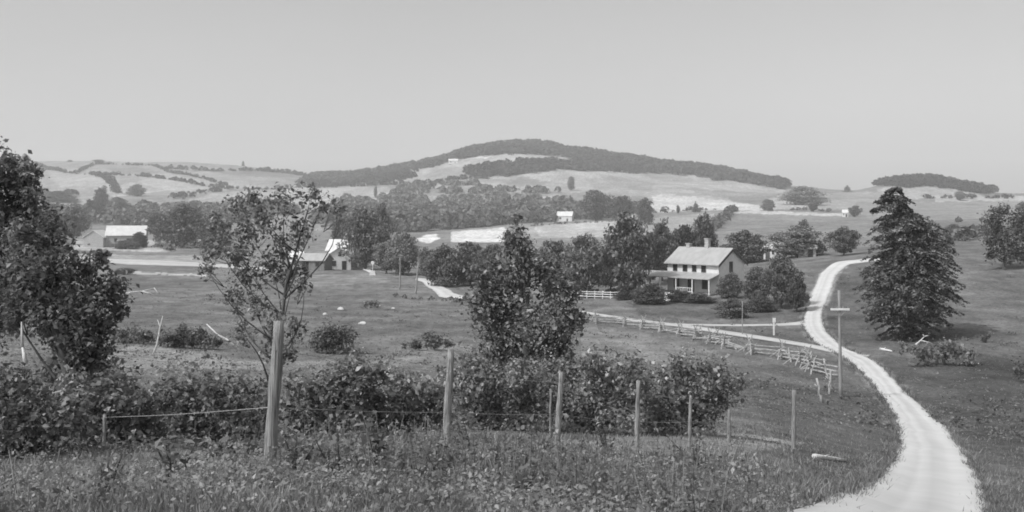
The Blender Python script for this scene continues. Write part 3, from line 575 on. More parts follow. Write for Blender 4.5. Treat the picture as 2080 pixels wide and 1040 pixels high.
T += [
 ('poplar','leaf_dark',1160,358,-388,18,'dark columnar tree alone in the bright hill field',FT),
 ('cone','leaf_dark',1413,409,-435,20,'pointed dark tree in front of the white grain field',FT),
 ('poplar','leaf_dark',1377,417,-437,9,'tiny columnar tree at left edge of the white grain field',FT),
 ('round','leaf_dark',1495,419,-434,10,'tiny round tree at the end of the diagonal hedge',FT),
 ('dome','leaf_dark',1630,377,-416,92,'wide flat wood block on the hill right of the grain field',FT),
 ('dome','leaf_dark',1560,404,-431,28,'dark clump at the right end of the white grain field',FT),
 ('round','leaf_dark',1737,417,-438,28,'round tree beside the tiny white hill cottage',FT),
 ('round','leaf_mid',1652,410,-431,24,'small tree standing on the crest field right of the grain',FT),
 ('cone','leaf_dark',1721,376,-391,20,'small pointed tree on the skyline saddle',FT),
 ('round','leaf_dark',1950,388,-406,26,'round tree on the right hill hedgerow',FT),
 ('round','leaf_dark',1937,455,-476,32,'round dark tree just right of the huge evergreen',FT),
 ('cone','leaf_far',494,326,-338,9,'tiny pointed tree on the left skyline',FT),
 ('dome','leaf_far',142,325,-331,12,'tiny round tree on the left skyline by the dark crown',FT),
 ('dome','leaf_far',200,324,-331,24,'small tree group on the left skyline',FT),
 ('round','leaf_far',52,314,-334,16,'feathery tree on the skyline beside the dark left crown',FT),
 ('cone','leaf_dark',800,330,-348,10,'tiny dark pointed tree on the shoulder of the main hill',FT),
 ('round','leaf_far',2008,375,-388,14,'small tree on the right skyline slope',FT),
 ('poplar','leaf_dark',763,378,-404,9,'tiny dark columnar tree by the long white far shed',FT),
 ('round','leaf_mid',1210,385,800,60,'broad tree beside the white house below the hill field',FT),
 ('round','leaf_mid',1262,396,720,50,'round tree between the two small white far houses',FT),
 ('dome','leaf_mid',1310,400,700,40,'round tree left of the white grain field',FT),
]
for i, r in enumerate(T):
    tree(*r[:6], r[6], r[7], var=i % 3)

# yard bushes by the farmhouse
YB = 'bushes in the farmhouse yard'
for k, (px, top, d, wp, lab) in enumerate([
   (1487,604,-644,66,'rounded clipped bush on the lawn nearest the lane'), (1420,598,-616,62,'low bush in front of the porch corner post'),
   (1322,576,-618,70,'dark bush at the left end of the farmhouse lawn'), (1376,588,-614,50,'bush in front of the middle of the porch'),
   (1545,600,-632,60,'pale loose bush right of the flowering shrub'), (1268,588,-608,40,'bush at the right end of the white board fence'), (1392,590,-614,40,'low bush under the porch roof')]):
    tree('dome', 'leaf_mid', px, top, d, wp, lab, YB, name='bush', cat='bush', var=k % 3)
tree('dome', 'leaf_pale', 1477, 585, -606, 22, 'pale flowering shrub by the gable of the farmhouse', None, name='flowering_shrub', cat='bush', var=1)

# ------------------------------------------------------------ woods and hedges (masses)
def wood_trees(pts, hs, ws, seed, nq=46):
    rg = np.random.default_rng(seed); n = len(pts)
    d = rg.normal(size=(n, nq, 3)); d /= np.linalg.norm(d, axis=2, keepdims=True); d[..., 2] = np.abs(d[..., 2]) * 1.0 - .25
    rad = .7 + .4 * rg.random((n, nq, 1))
    P = d * rad * np.stack([ws * .5, ws * .5, hs * .62], -1)[:, None, :] + np.stack([pts[:, 0], pts[:, 1], pts[:, 2] + hs * .36], -1)[:, None, :]
    N = d * 1.0 + np.array([0, 0, .3]) + rg.normal(size=d.shape) * .5
    S = np.repeat((ws * .36)[:, None], nq, 1) * (.7 + .6 * rg.random((n, nq)))
    return leaves_VF(P.reshape(-1, 3), N.reshape(-1, 3), S.ravel(), 1.3, rg)
def wood(poly, spacing, h, label, seed, mat='leaf_far', name='woodland', nq=46, cap=11000, gap=-1.3):
    rg = np.random.default_rng(seed); pd = np.array(to_pd(poly, 10)); x0, x1 = pd[:, 0].min(), pd[:, 0].max(); l0, l1 = pd[:, 1].min(), pd[:, 1].max()
    dd = np.exp(l1); area = (x1 - x0) / F * dd * (np.exp(l1) - np.exp(l0)); n = int(min(60000, area / spacing ** 2))
    y = np.exp(l0) + rg.random(n) * (np.exp(l1) - np.exp(l0)); x = (x0 - CX + rg.random(n) * (x1 - x0)) / F * dd; px = CX + F * x / y
    k = pip(px + rg.normal(size=n) * 3, np.log(y) + rg.normal(size=n) * .008, pd) & (np.sin(x * .07 + 2 * np.sin(y * .05)) + np.sin(y * .06 + 1.5 * np.sin(x * .09)) + rg.normal(size=n) * .6 > (gap if gap > -1.25 else -9)); x, y = x[k][:cap], y[k][:cap]
    pts = np.stack([x, y, gz(x, y)], 1); hs = h * (.5 + .8 * rg.random(len(x)) ** 1.4); ws = hs * (.75 + .8 * rg.random(len(x)))
    V, Fq = wood_trees(pts, hs, ws, seed, nq)
    return tag(np_mesh(name, V, Fq, M[mat]), label, 'woodland', kind='stuff')
wood([(640,358),(700,360),(760,354),(830,343),(900,326),(950,308),(1000,297),(1060,294),(1110,297),(1150,309),(1200,314),(1190,326),(1130,313),(1000,316),(930,322),(880,338),(800,352),(760,362),(700,380),(630,385),(610,372)], 5.6, 11, 'dark wood along the crest of the main hill', 51)
wood([(1150,308),(1250,320),(1350,332),(1450,346),(1540,364),(1600,378),(1590,384),(1540,376),(1450,364),(1400,356),(1340,352),(1250,348),(1120,348),(960,356),(940,346),(1050,340),(1190,332)], 5.6, 11, 'long wood on the right flank of the main hill', 52)
wood([(1738,394),(1790,376),(1850,367),(1900,367),(1960,379),(2020,393),(2000,396),(1940,384),(1880,376),(1800,388),(1745,402)], 5, 9, 'dark wood capping the right hill', 53)
wood([(640,440),(700,430),(800,432),(900,428),(1010,426),(1120,430),(1240,436),(1330,432),(1240,446),(1100,452),(1000,458),(850,470),(700,470),(640,460)], 10, 11, 'darker lower edge of the tree belt across the valley', 54, 'leaf_mid', nq=90, gap=-1.6)
wood([(660,425),(700,410),(780,412),(830,388),(880,404),(1000,406),(1100,407),(1200,410),(1320,412),(1330,432),(1240,438),(1120,432),(1010,428),(800,436),(680,440)], 11, 9, 'loose paler trees in the upper part of the valley belt', 62, 'leaf_pale', nq=80, gap=-.35)
wood([(800,380),(850,372),(960,375),(1140,392),(1130,400),(960,395),(840,398)], 15, 8, 'scattered orchard trees below the main hill', 55, 'leaf_mid', nq=60)
wood([(0,470),(90,440),(200,430),(330,420),(420,425),(640,430),(640,450),(420,470),(330,465),(180,455),(100,480)], 13, 11, 'mixed trees behind the left barn', 56, 'leaf_mid', nq=80)
wood([(60,400),(150,388),(170,408),(90,420)], 9, 10, 'wooded patch low on the left hill', 57)
wood([(340,400),(400,392),(460,388),(450,398),(360,412)], 16, 7, 'scrubby patch below the left hill fields', 58)
wood([(740,362),(820,352),(860,352),(840,362),(780,372),(740,375)], 10, 9, 'scrub on the lower left shoulder of the main hill', 59)
wood([(2000,440),(2140,430),(2140,500),(2060,505),(1990,490)], 11, 9, 'dark trees along the right edge of the valley', 60, 'leaf_mid', nq=80)
wood([(1900,455),(2000,450),(2000,480),(1920,490)], 14, 5, 'rough scrub right of the huge evergreen', 61, 'leaf_mid', nq=60)
def hedge(pts, h, label, seed, step=3.0, mat='leaf_far', nq=30):
    rg = np.random.default_rng(seed); W = [np.array(hit(*p)) for p in pts]; out = []
    for a, b in zip(W[:-1], W[1:]):
        n = max(2, int(np.linalg.norm(b - a) / step)); tt = rg.random(n)[:, None]; out.append(a + (b - a) * tt + rg.normal(size=(n, 2)) * h * .25)
    q = np.vstack(out); p = np.stack([q[:, 0], q[:, 1], gz(q[:, 0], q[:, 1])], 1); hs = h * (.4 + .9 * rg.random(len(p)) ** 2); ws = hs * 1.1
    V, Fq = wood_trees(p, hs, ws, seed, nq)
    return tag(np_mesh('hedgerow', V, Fq, M[mat]), label, 'hedge', 'hedgerows dividing the fields', 'stuff')
hedge([(70,335),(130,352),(200,356),(300,362),(420,377),(470,381)], 7, 'long hedgerow sloping down across the left hill', 70)
hedge([(160,352),(180,338),(200,335),(310,337),(360,352),(460,375)], 6, 'curved hedgerow ringing the upper field of the left hill', 71)
hedge([(200,356),(225,375),(240,390)], 8, 'short hedgerow running downhill on the left hill', 72)
hedge([(330,342),(430,347),(480,347),(560,352),(620,358)], 9, 'dark hedgerow near the top of the left hill', 73)
hedge([(460,380),(560,384),(660,382)], 6, 'hedgerow at the foot of the left hill', 74)
hedge([(620,385),(760,378),(860,372),(960,357)], 8, 'hedgerow at the left foot of the main hill', 75)
hedge([(1330,436),(1400,433),(1450,431)], 6, 'dark hedge along the bottom of the white grain field', 76, mat='leaf_mid')
hedge([(1440,470),(1465,450),(1490,430)], 6, 'diagonal hedge climbing toward the white grain field', 77, mat='leaf_mid')
hedge([(1590,428),(1640,430),(1690,432)], 4, 'low hedge along the bright crest field', 78, mat='leaf_mid')
hedge([(1880,403),(1960,403),(2060,404)], 6, 'hedgerow under the right hill field', 79)
hedge([(1000,398),(1060,384),(1100,380)], 5, 'short hedge in the fields under the hill wood', 80)
hedge([(880,375),(920,362),(990,360)], 7, 'hedge below the light field of the main hill', 81)
hedge([(1900,502),(1960,488),(2060,478)], 4, 'ragged hedge at the top of the right slope', 82, mat='leaf_mid')
hedge([(1530,516),(1620,517),(1690,518)], 3, 'hedge behind the small white sheds', 83, mat='leaf_dark')
hedge([(1180,603),(1260,596)], 1.2, 'weeds along the white board fence', 84, step=.6, mat='leaf_mid')
hedge([(800,604),(850,608),(940,615)], .8, 'brush lining the near side of the village road', 85, step=.8, mat='leaf_pale')
hedge([(230,505),(270,500),(330,506),(350,510)], 3.5, 'low dark hedge in front of the left barnyard', 86, mat='leaf_dark')
hedge([(1080,460),(1200,456),(1300,450)], 3, 'thin hedge above the pale valley field', 87, mat='leaf_mid')

# ------------------------------------------------------------ buildings
def roof_mesh(L, W, ze, zr, ov=.45, og=.35, th=.14):
    s = (zr - ze) / (W / 2); y = W / 2 + ov; zl = ze - ov * s
    prof = [(-y, zl), (0, zr), (y, zl), (y, zl + th), (0, zr + th), (-y, zl + th)]; x = L / 2 + og
    vs = [(-x, a, b) for a, b in prof] + [(x, a, b) for a, b in prof]
    fs = [(0, 1, 4, 5), (1, 2, 3, 4), (6, 11, 10, 7), (7, 10, 9, 8)] + [(i, i + 6, (i + 1) % 6 + 6, (i + 1) % 6) for i in range(6)]
    return MB().add(vs, fs)
def wall_mesh(L, W, ze, zr, z0=-1.0):
    x, y = L / 2, W / 2; e = .06
    vs = [(-x, -y, z0), (x, -y, z0), (x, y, z0), (-x, y, z0), (-x, -y, ze - e), (x, -y, ze - e), (x, y, ze - e), (-x, y, ze - e), (-x, 0, zr - e), (x, 0, zr - e)]
    return MB().add(vs, [(3, 2, 1, 0), (0, 1, 5, 4), (2, 3, 7, 6), (1, 2, 6, 9, 5), (3, 0, 4, 8, 7), (4, 5, 9, 8), (6, 7, 8, 9)])
def opening(kind, root, L, W, side, u, z, w, h, frame='white', pane='glass'):
    """window or door set on a wall: side 'f' facade (-y) or 'r' right gable (+x) or 'l' left gable"""
    fr = MB(); b = .09
    def put(mb, du, dz, ww, hh, o0, o1):
        if side == 'f': mb.box((u + du, -W / 2 - (o0 + o1) / 2, z + dz), (ww, o1 - o0, hh))
        elif side == 'r': mb.box((L / 2 + (o0 + o1) / 2, u + du, z + dz), (o1 - o0, ww, hh))
        else: mb.box((-L / 2 - (o0 + o1) / 2, u + du, z + dz), (o1 - o0, ww, hh))
    put(fr, 0, h / 2 + b / 2, w + 2 * b, b, -.02, .07); put(fr, 0, -h / 2 - b / 2, w + 2 * b, b, -.02, .09)
    put(fr, -w / 2 - b / 2, 0, b, h, -.02, .07); put(fr, w / 2 + b / 2, 0, b, h, -.02, .07)
    f = fr.build(kind, M[frame], root); p = MB(); put(p, 0, 0, w, h, -.03, .03); p.build('pane' if kind == 'window' else 'leaf', M[pane], f)
    return f
def building(name, label, cat, px, d, yaw, L, W, he, hr, wall, roof, opens=(), group=None, chim=(), near_corner=False, frame='trim', ov=.45):
    b = at(px, d)
    if near_corner:
        ca, sa = math.cos(yaw), math.sin(yaw); lx, ly = L / 2, -W / 2; b = b - np.array([lx * ca - ly * sa, lx * sa + ly * ca, 0]); b[2] = min(b[2], at(px, d)[2])
    root = empty(name, b, yaw); tag(root, label, cat, group)
    wall_mesh(L, W, he, hr).build('wall', M[wall], root)
    rf = roof_mesh(L, W, he, hr, ov).build('roof', M[roof], root)
    for (cx, w, h) in chim:
        c = MB().box((cx, 0.0, hr + h / 2 - .4), (w, w * .9, h + .8)).box((cx, 0, hr + h + .06), (w * 1.2, w * 1.1, .14)); c.build('chimney', M['brick'], rf)
    for o in opens: opening(o[0], root, L, W, *o[1:], frame=frame)
    return root
# the stone farmhouse with its porch
YAW = R(-45); HL, HW = 10.2, 7.6; FD = hit(1443, 600)[1]; print('house distance', FD)
fh = building('farmhouse', 'two storey stone farmhouse with pale metal roof, two chimneys and a front porch', 'house', 1460, FD, YAW, HL, HW, 5.0, 7.3, 'whitewall', 'roof',
  [('window','f',-3.5,4.0,.7,.95),('window','f',-1.5,4.0,.75,.95),('window','f',.35,4.0,.7,.95),('window','f',2.2,4.0,.75,.95),
   ('window','f',-3.2,1.5,.9,1.5),('door','f',-.3,1.2,1.1,2.2),('window','f',2.4,1.5,.9,1.5),('window','r',-.2,4.3,.8,1.6),('window','r',1.6,1.5,.9,1.4),('window','r',-1.8,1.5,.9,1.4)],
  near_corner=True, ov=.6, chim=((.4, .75, 1.5), (-3.4, .75, .6)))
MB().box((0, -HW / 2 - .025, 4.72), (HL + .02, .05, .3)).build('eave_shadow_strip', M['trim'], fh)  # dark strip standing in for the deep eave's shadow on the upper wall
pm = MB(); x0, x1 = -HL / 2 - 6.2, HL / 2 + .25; ya, yb = -HW / 2, -HW / 2 - 3.0; za, zb = 3.35, 2.6
pm.add([(x0, ya, za), (x1, ya, za), (x1, yb, zb), (x0, yb, zb), (x0, ya, za - .14), (x1, ya, za - .14), (x1, yb, zb - .14), (x0, yb, zb - .14)],
       [(0, 3, 2, 1), (4, 5, 6, 7), (3, 7, 6, 2), (0, 1, 5, 4), (1, 2, 6, 5), (0, 4, 7, 3)]); pm.build('porch_roof', M['roof'], fh)
rk = MB(); sl = 2.3 / (HW / 2); yy = HW / 2 + .6; zl = 5.0 - sl * .6; pr = [(-yy, zl - .32), (0, 7.3 - .34), (yy, zl - .32), (yy, zl + .1), (0, 7.3 + .1), (-yy, zl + .1)]; xa_, xb_ = HL / 2 + .352, HL / 2 + .40
rk.add([(xa_, a, b) for a, b in pr] + [(xb_, a, b) for a, b in pr], [(0, 5, 4, 1), (1, 4, 3, 2), (6, 7, 10, 11), (7, 8, 9, 10)] + [(i, (i + 1) % 6, (i + 1) % 6 + 6, i + 6) for i in range(6)]); rk.build('rake_board', M['trim'], fh)
for k in range(6):
    MB().box((x0 + .25 + k * (x1 - x0 - .5) / 5, yb + .2, 1.25), (.16, .16, 2.6)).build('porch_post', M['white'], fh)
MB().box(((x0 + x1) / 2, (ya + yb) / 2, -.2), (x1 - x0, 2.4, .7)).build('porch_floor', M['board'], fh)
for k in (0, 1, 3):
    xa = x0 + .25 + k * (x1 - x0 - .5) / 5; xb = xa + (x1 - x0 - .5) / 5; rl = MB().box(((xa + xb) / 2, yb + .2, .95), (xb - xa - .18, .07, .08)).box(((xa + xb) / 2, yb + .2, .35), (xb - xa - .18, .07, .08))
    for q in range(9): rl.box((xa + .2 + q * (xb - xa - .4) / 8, yb + .2, .65), (.06, .05, .52))
    rl.build('porch_railing', M['white'], fh)
# white gabled farm group in the valley
building('white_house', 'small white gabled house beside the low grey shed in the valley', 'house', 688, 262, R(-77), 8, 5.9, 4.0, 6.0, 'white', 'roofwhite',
  [('window','r',0,4.2,.7,.9),('window','r',-1.4,1.8,.8,1.2),('door','r',1.2,1.2,1,2.2),('window','f',-1,2,.8,1.2)], chim=((-1, .7, 1),))
building('white_barn', 'taller white barn with bright roof right behind the small gabled house', 'barn', 690, 285, R(-8), 5.6, 7, 4.4, 7.2, 'whitewall', 'roofwhite', [('door','r',0,1.6,2,3)])
building('long_shed', 'long low grey board shed with pale roof left of the white house', 'shed', 640, 254, R(-14), 7.4, 5, 2.7, 4.2, 'board', 'roof', [('door','f',-1.5,1.2,1.6,2),('window','f',1.8,1.6,.9,.9)])
building('dark_barn', 'dark grey barn with open doorway under the trees right of the white house', 'barn', 724, 272, R(-20), 4.2, 5, 3.6, 5.2, 'board', 'board', [('door','f',.6,1.5,1.8,2.6)])
building('small_shed', 'tiny pale shed left behind the long grey shed', 'shed', 606, 285, R(-20), 4, 3.4, 2.6, 3.9, 'whitewall', 'roofwhite', [('door','f',0,1,1,1.9)])
# left barn, an L with a cross gable
lb = building('hay_barn', 'large pale-roofed barn with a cross gable at far left of the valley', 'barn', 258, 430, R(14), 16, 9, 5.2, 9.0, 'stone', 'roofwhite', [('door','f',2,1.8,3,3.4),('window','f',-4,3,1,1.2)])
wl = wall_mesh(10, 8.5, 4.3, 7.2); wo_ = wl.build('wing_wall', M['stone'], lb); wo_.location = (-11.5, -1.5, 0); wo_.rotation_euler = (0, 0, R(-104))
wr = roof_mesh(10, 8.5, 4.3, 7.2).build('wing_roof', M['roofwhite'], lb); wr.location = (-11.5, -1.5, 0); wr.rotation_euler = (0, 0, R(-104))
SH = 'small farm buildings seen across the valley'
for (nm, lab, cat, px, d, yaw, L, W, he, hr, wa, ro) in [
  ('outbuilding','little pale-roofed outbuilding behind the left barn','shed',242,520,-30,9,6,3,5.5,'stone','roofwhite'),
  ('cottage','white cottage below the columnar tree on the hill field','house',1148,820,-15,13,8,4.5,8,'whitewall','roofwhite'),
  ('cottage','white cottage among trees left of the white grain field','house',1270,720,-15,11,7,4.5,7.5,'whitewall','roofwhite'),
  ('cottage','pale cottage half hidden among the valley belt trees','house',870,800,-20,8,7,6,9,'whitewall','roof'),
  ('long_barn','long white-roofed shed on the slope by a tiny columnar tree','barn',786,1000,0,18,8,3.5,6.5,'stone','roofwhite'),
  ('white_shed','white shed peeping out right of the farmhouse gable','shed',1545,246,-35,3.6,3,2.6,3.8,'whitewall','roofwhite'),
  ('white_shed','white shed second right from the farmhouse, below the peaked tree','shed',1581,244,-35,3.2,3,2.4,3.5,'whitewall','roofwhite'),
  ('grey_shed','grey weathered shed near the top of the white road','shed',1640,236,-20,4,3,2.2,3.2,'stone','roof'),
  ('cottage','tiny white cottage on the crest below the right hill','house',1717,770,-20,4.2,4,3.6,5.6,'whitewall','roofwhite'),
  ('cottage','faint pale cottage on the skyline field of the main hill','house',921,1650,0,16,9,5,8,'whitewall','roofwhite'),
  ('white_shed','bright shed roof peeping between trees left of the village road','shed',786,300,-20,4,4,3.2,5.2,'whitewall','roofwhite')]:
    building(nm, lab, cat, px, d, R(yaw), L, W, he, hr, wa, ro, [('window','f',-L*.25,he*.55,L*.1,he*.3),('door','f',L*.2,1.1,1,2.1)], group=SH)
# chicken coop on the lawn
cp = empty('hen_coop', at(1362, hit(1362, 612)[1]), R(-30)); tag(cp, 'small white tent-shaped hen coop on the farmhouse lawn', 'coop')
MB().add([(-.9, -.8, -.2), (.9, -.8, -.2), (.9, .8, -.2), (-.9, .8, -.2), (-.9, 0, 1.3), (.9, 0, 1.3)], [(3, 2, 1, 0), (0, 1, 5, 4), (2, 3, 4, 5), (1, 2, 5), (3, 0, 4)]).build('roof', M['white'], cp)
MB().box((.93, 0, .3), (.05, .5, .7)).build('door', M['trim'], cp)

# ------------------------------------------------------------ fences, poles, signs
def wob_tube(mb, a, b, ra, rb, n=6, seg=9, wob=.012, rg=rng):
    a = np.array(a, float); b = np.array(b, float); pts = [a + (b - a) * i / n + (rg.normal(size=3) * wob if 0 < i < n else 0) for i in range(n + 1)]
    return mb.tube(pts, [(ra + (rb - ra) * i / n) * (1 + .07 * rg.normal()) for i in range(n + 1)], seg)
wf = empty('wire_fence', at(548, 9.4)); tag(wf, 'rough wooden post and wire fence running across the foreground', 'fence'); W0 = np.array(wf.location)
POSTS = [(213, 842, 211, 13.4, .024, None), (566, 652, 548, 9.4, .058, 'tallest thick weathered post, leaning right'), (916, 709, 905, 13.5, .055, None), (1140, 756, 1131, 16.8, .05, None), (1297, 773, 1293, 19, .05, None),
         (1403, 803, 1400, 22.4, .04, None), (1481, 833, 1480, 26, .045, None), (1613, 792, 1612, 28.6, .065, None)]
PW = []
for (pt, top, pb, d, r, lab) in POSTS:
    b = at(pb, d); t = np.array([(pt - CX) / F * d, d, zpx(top, d)]); PW.append((b, t))
    mb = MB(); wob_tube(mb, b - (t - b) * .12 - W0, t - W0, r * 1.12, r * .85, 10, 12, r * .07)
    o = mb.build('post', M['post'], wf, smooth=True)
    if lab: o['label'] = lab
for hgt, i0 in ((.58, 0), (1.12, 1)):
    pts = []
    for (b, t), (b2, t2) in zip(PW[i0:-1], PW[i0 + 1:]):
        f1 = min(.95, hgt / (t - b)[2]); f2 = min(.95, hgt / (t2 - b2)[2]); a = b + (t - b) * f1; c = b2 + (t2 - b2) * f2
        for s in range(6): q = s / 6; p = a + (c - a) * q; p[2] -= .018 * math.sin(math.pi * q); pts.append(p - W0 - np.array([0, .06, 0]))
    pts.append(c - W0); MB().tube(pts, .0034, 5).build('wire', M['wire'], wf)
st = MB(); b = at(1118, 24); wob_tube(st, b - np.array([0, 0, .2]), (b[0], b[1], zpx(790, 24)), .03, .025); tag(st.build('stake', M['post'], smooth=True), 'thin stake just left of the third fence post, against the shrubs', 'stake')
# zigzag rail fence
rf = empty('rail_fence', at(1440, 95)); tag(rf, 'tumbledown zigzag split rail fence along the lane', 'fence'); W1 = np.array(rf.location)
path = [np.array(hit(*p)) for p in [(1180,650),(1225,657),(1275,660),(1340,672),(1400,684),(1440,694),(1490,710),(1530,718),(1585,726),(1640,742),(1676,764)]]
acc = [0.0]
for a, b in zip(path[:-1], path[1:]): acc.append(acc[-1] + np.linalg.norm(b - a))
npan = 25; cor = []
for i in range(npan + 1):
    s = acc[-1] * i / npan; p = np.array([np.interp(s, acc, [q[k] for q in path]) for k in (0, 1)]); t = np.array([np.interp(min(s + 1, acc[-1]), acc, [q[k] for q in path]) for k in (0, 1)]) - np.array([np.interp(max(s - 1, 0), acc, [q[k] for q in path]) for k in (0, 1)])
    t /= np.linalg.norm(t); nrm = np.array([-t[1], t[0]]); p = p + nrm * (.75 if i % 2 else -.75); cor.append(np.array([p[0], p[1], float(gz(p[0], p[1]))]))
rg = np.random.default_rng(9)
for i in range(npan):
    a, b = cor[i], cor[i + 1]; u = (b - a) / np.linalg.norm(b - a); fall = rg.random() < .3
    for k in range(3):
        h0 = .25 + .3 * k + .04 * rg.normal(); h1 = .25 + .3 * k + .15 * (i % 2) + .04 * rg.normal()
        if fall and k > 0: (h0, h1) = (h0, .08) if rg.random() < .5 else (.08, h1)
        mb = MB(); wob_tube(mb, a - u * .3 + (0, 0, h0) - W1, b + u * .3 + (0, 0, h1) - W1, .065, .055, 4, 6, .03, rg); mb.build('rail', M['rail'], rf)
    if i > npan * .45:
        for q in range(1 + (i % 2)):
            mb = MB(); n = np.array([-u[1], u[0], 0]); m_ = a + (b - a) * rg.random(); sg = rg.choice((-1, 1)); wob_tube(mb, m_ + n * sg * (.9 + .5 * rg.random()) + u * rg.normal() * .8 + (0, 0, .0) - W1, m_ - n * sg * .25 + (0, 0, .9 + .5 * rg.random()) - W1, .055, .04, 4, 6, .05, rg); mb.build('rail', M['rail'], rf)
    if i % 4 != 3 or fall:
        n = np.array([-u[1], u[0], 0])
        for sg in (-1, 1):
            mb = MB(); wob_tube(mb, a + n * .65 * sg + (0, 0, -.15) - W1, a - n * .3 * sg + (0, 0, 1.45 + .25 * rg.random()) - W1, .06, .04, 4, 6, .03, rg); mb.build('stake', M['rail'], rf)
for k, (pt, top, pb, bot, lab) in enumerate([(1676,730,1690,792,'tall bent grey stake in the broken corner of the rail fence'),(1662,770,1668,815,'broken fence stake nearest the telephone pole'),(1690,752,1684,800,'short slanted stake just left of the telephone pole')]):
    x_, d_ = hit(pb, bot); b = at(pb, d_); mb = MB(); t_ = np.array([(pt - CX) / F * d_, d_ + .3, zpx(top, d_)]); wob_tube(mb, b - b - (0, 0, .2), t_ - b, .09, .06, 5, 7, .06, rg); mb.tube([(t_ - b) * .55, (t_ - b) * .5 + (-.25, .1, .35)], [.05, .03], 6)
    ob = mb.build('stake', M['rail'], smooth=True); ob.location = b; tag(ob, lab, 'stake', 'broken stakes at the end of the rail fence')
# white board fence by the round tree
BD = hit(1215, 605)[1]; bf = empty('board_fence', at(1215, BD)); tag(bf, 'white horizontal board fence under the dark round tree', 'fence'); W2 = np.array(bf.location)
fp = [at(px, BD - (px - 1215) * .03) for px in (1160, 1176, 1192, 1208, 1224, 1240, 1258)]
for p in fp: MB().box(p + (0, 0, .55) - W2, (.13, .13, 1.5)).build('post', M['white'], bf)
for a, b in zip(fp[:-1], fp[1:]):
    for h in (.35, .75, 1.1):
        m_ = MB(); m_.tube([a + (0, -.09, h) - W2, b + (0, -.09, h) - W2], .075, 4); m_.build('board', M['white'], bf)
# telephone pole by the road
def pole(label, px, d, top, r, arm=None, armz=.6, lean=0, mat='pole', group=None, name='utility_pole', cat='pole'):
    b = at(px, d); root = empty(name, b); tag(root, label, cat, group); h = zpx(top, d) - b[2]; mb = MB(); wob_tube(mb, (0, 0, -.5), (lean, 0, h), r * 1.2, r * .75, 6, 10, .01); mb.build('shaft', M[mat], root, smooth=True)
    if arm:
        MB().box((lean * (h - armz) / h, -.14, h - armz), (arm, .1, .13)).build('crossarm', M['white' if arm > 1.1 else 'pole'], root)
        for sx in (-.42, -.16, .16, .42): MB().tube([(lean * (h - armz) / h + sx * arm, -.14, h - armz + .06), (lean * (h - armz) / h + sx * arm, -.14, h - armz + .2)], [.03, .035], 6).build('insulator', M['pole'], root)
        mb = MB()
        for sx in (-1, 1): mb.tube([(lean * .8 + sx * arm * .34, -.14, h - armz - .04), (lean * .8, -.13, h - armz - .5)], .018, 5)
        mb.build('brace', M['pole'], root)
    return root
pole('tall wooden telephone pole with pale crossarm left of the near road', 1708, 66, 590, .11, 1.25, 1.25, -.12)
pole('telephone pole with short arm, left of the two valley poles', 812, 182, 516, .13, .9, .3, .1)
pole('bare leaning pole at the start of the bright village road', 844, 170, 534, .14, None, 0, .5)
sp = empty('signpost', at(1572, 112)); tag(sp, 'white wooden signpost at the lane turning', 'signpost'); MB().box((0, 0, .8), (.16, .14, 2.1)).build('post', M['white'], sp); MB().box((0, -.1, 1.72), (.34, .05, .5)).build('board', M['white'], sp)
pole('thin grey stake on the lawn near the clipped bush', 1508, 112, 612, .06, None, name='stake', cat='stake')
rs = empty('round_sign', at(757, 232)); tag(rs, 'post with a round white disc by the village street', 'sign'); MB().tube([(0, 0, -.2), (0, 0, 2.6)], .07, 7).build('post', M['white'], rs); MB().tube([(0, -.1, 2.9), (0, -.02, 2.9)], .42, 16).build('disc', M['white'], rs)
MB().box((0, 0, .4), (1.5, .8, 1.2), taper=.25).build('plinth', M['rock'], rs)

# ------------------------------------------------------------ dead wood, stones
def branch(label, pts, d0, r, mat='dead', name='dead_branch', group=None, lift=True, forks=()):
    W = []
    for (px, py, dz) in pts:
        d = d0; W.append(np.array([(px - CX) / F * d, d + dz, zpx(py, d)]))
    o = W[0].copy(); mb = MB(); mb.tube([p - o for p in W], [r * (1 - .6 * i / (len(W) - 1)) for i in range(len(W))], 7)
    for (i, px, py, dz) in forks: e = np.array([(px - CX) / F * d0, d0 + dz, zpx(py, d0)]); mb.tube([W[i] - o, (W[i] + e) / 2 - o + (0, 0, .02), e - o], [r * .6, r * .45, r * .2], 6)
    ob = mb.build(name, M[mat], smooth=True); ob.location = o; return tag(ob, label, 'branch', group)
def ground_d(px, py): return hit(px, py)[1]
branch('upright forked pale dead stick in the left pasture', [(310,722,0),(318,700,.05),(325,665,0),(330,642,.05)], ground_d(310, 720), .06, forks=((0, 322, 700, .2), (2, 318, 650, .2)))
branch('pale dead bough sloping down beside the slender tree', [(480,706,0),(458,690,.3),(440,680,.2),(415,660,.6)], ground_d(480, 706), .09)
branch('white forked branch lying right of the dark left tree', [(228,600,0),(262,594,.4),(285,592,.6),(308,586,1)], ground_d(250, 606), .1, forks=((1, 250, 605, -.4), (2, 312, 598, 0), (3, 320, 594, 0)))
branch('long pale branch leaning at the edge of the left tree crown', [(210,596,0),(225,604,.2),(243,616,.5)], ground_d(240, 616), .1)
branch('pale sawn bough under the left tree', [(52,738,0),(46,720,.05),(40,706,.1)], 17.5, .045, forks=((2, 38, 655, .1),))
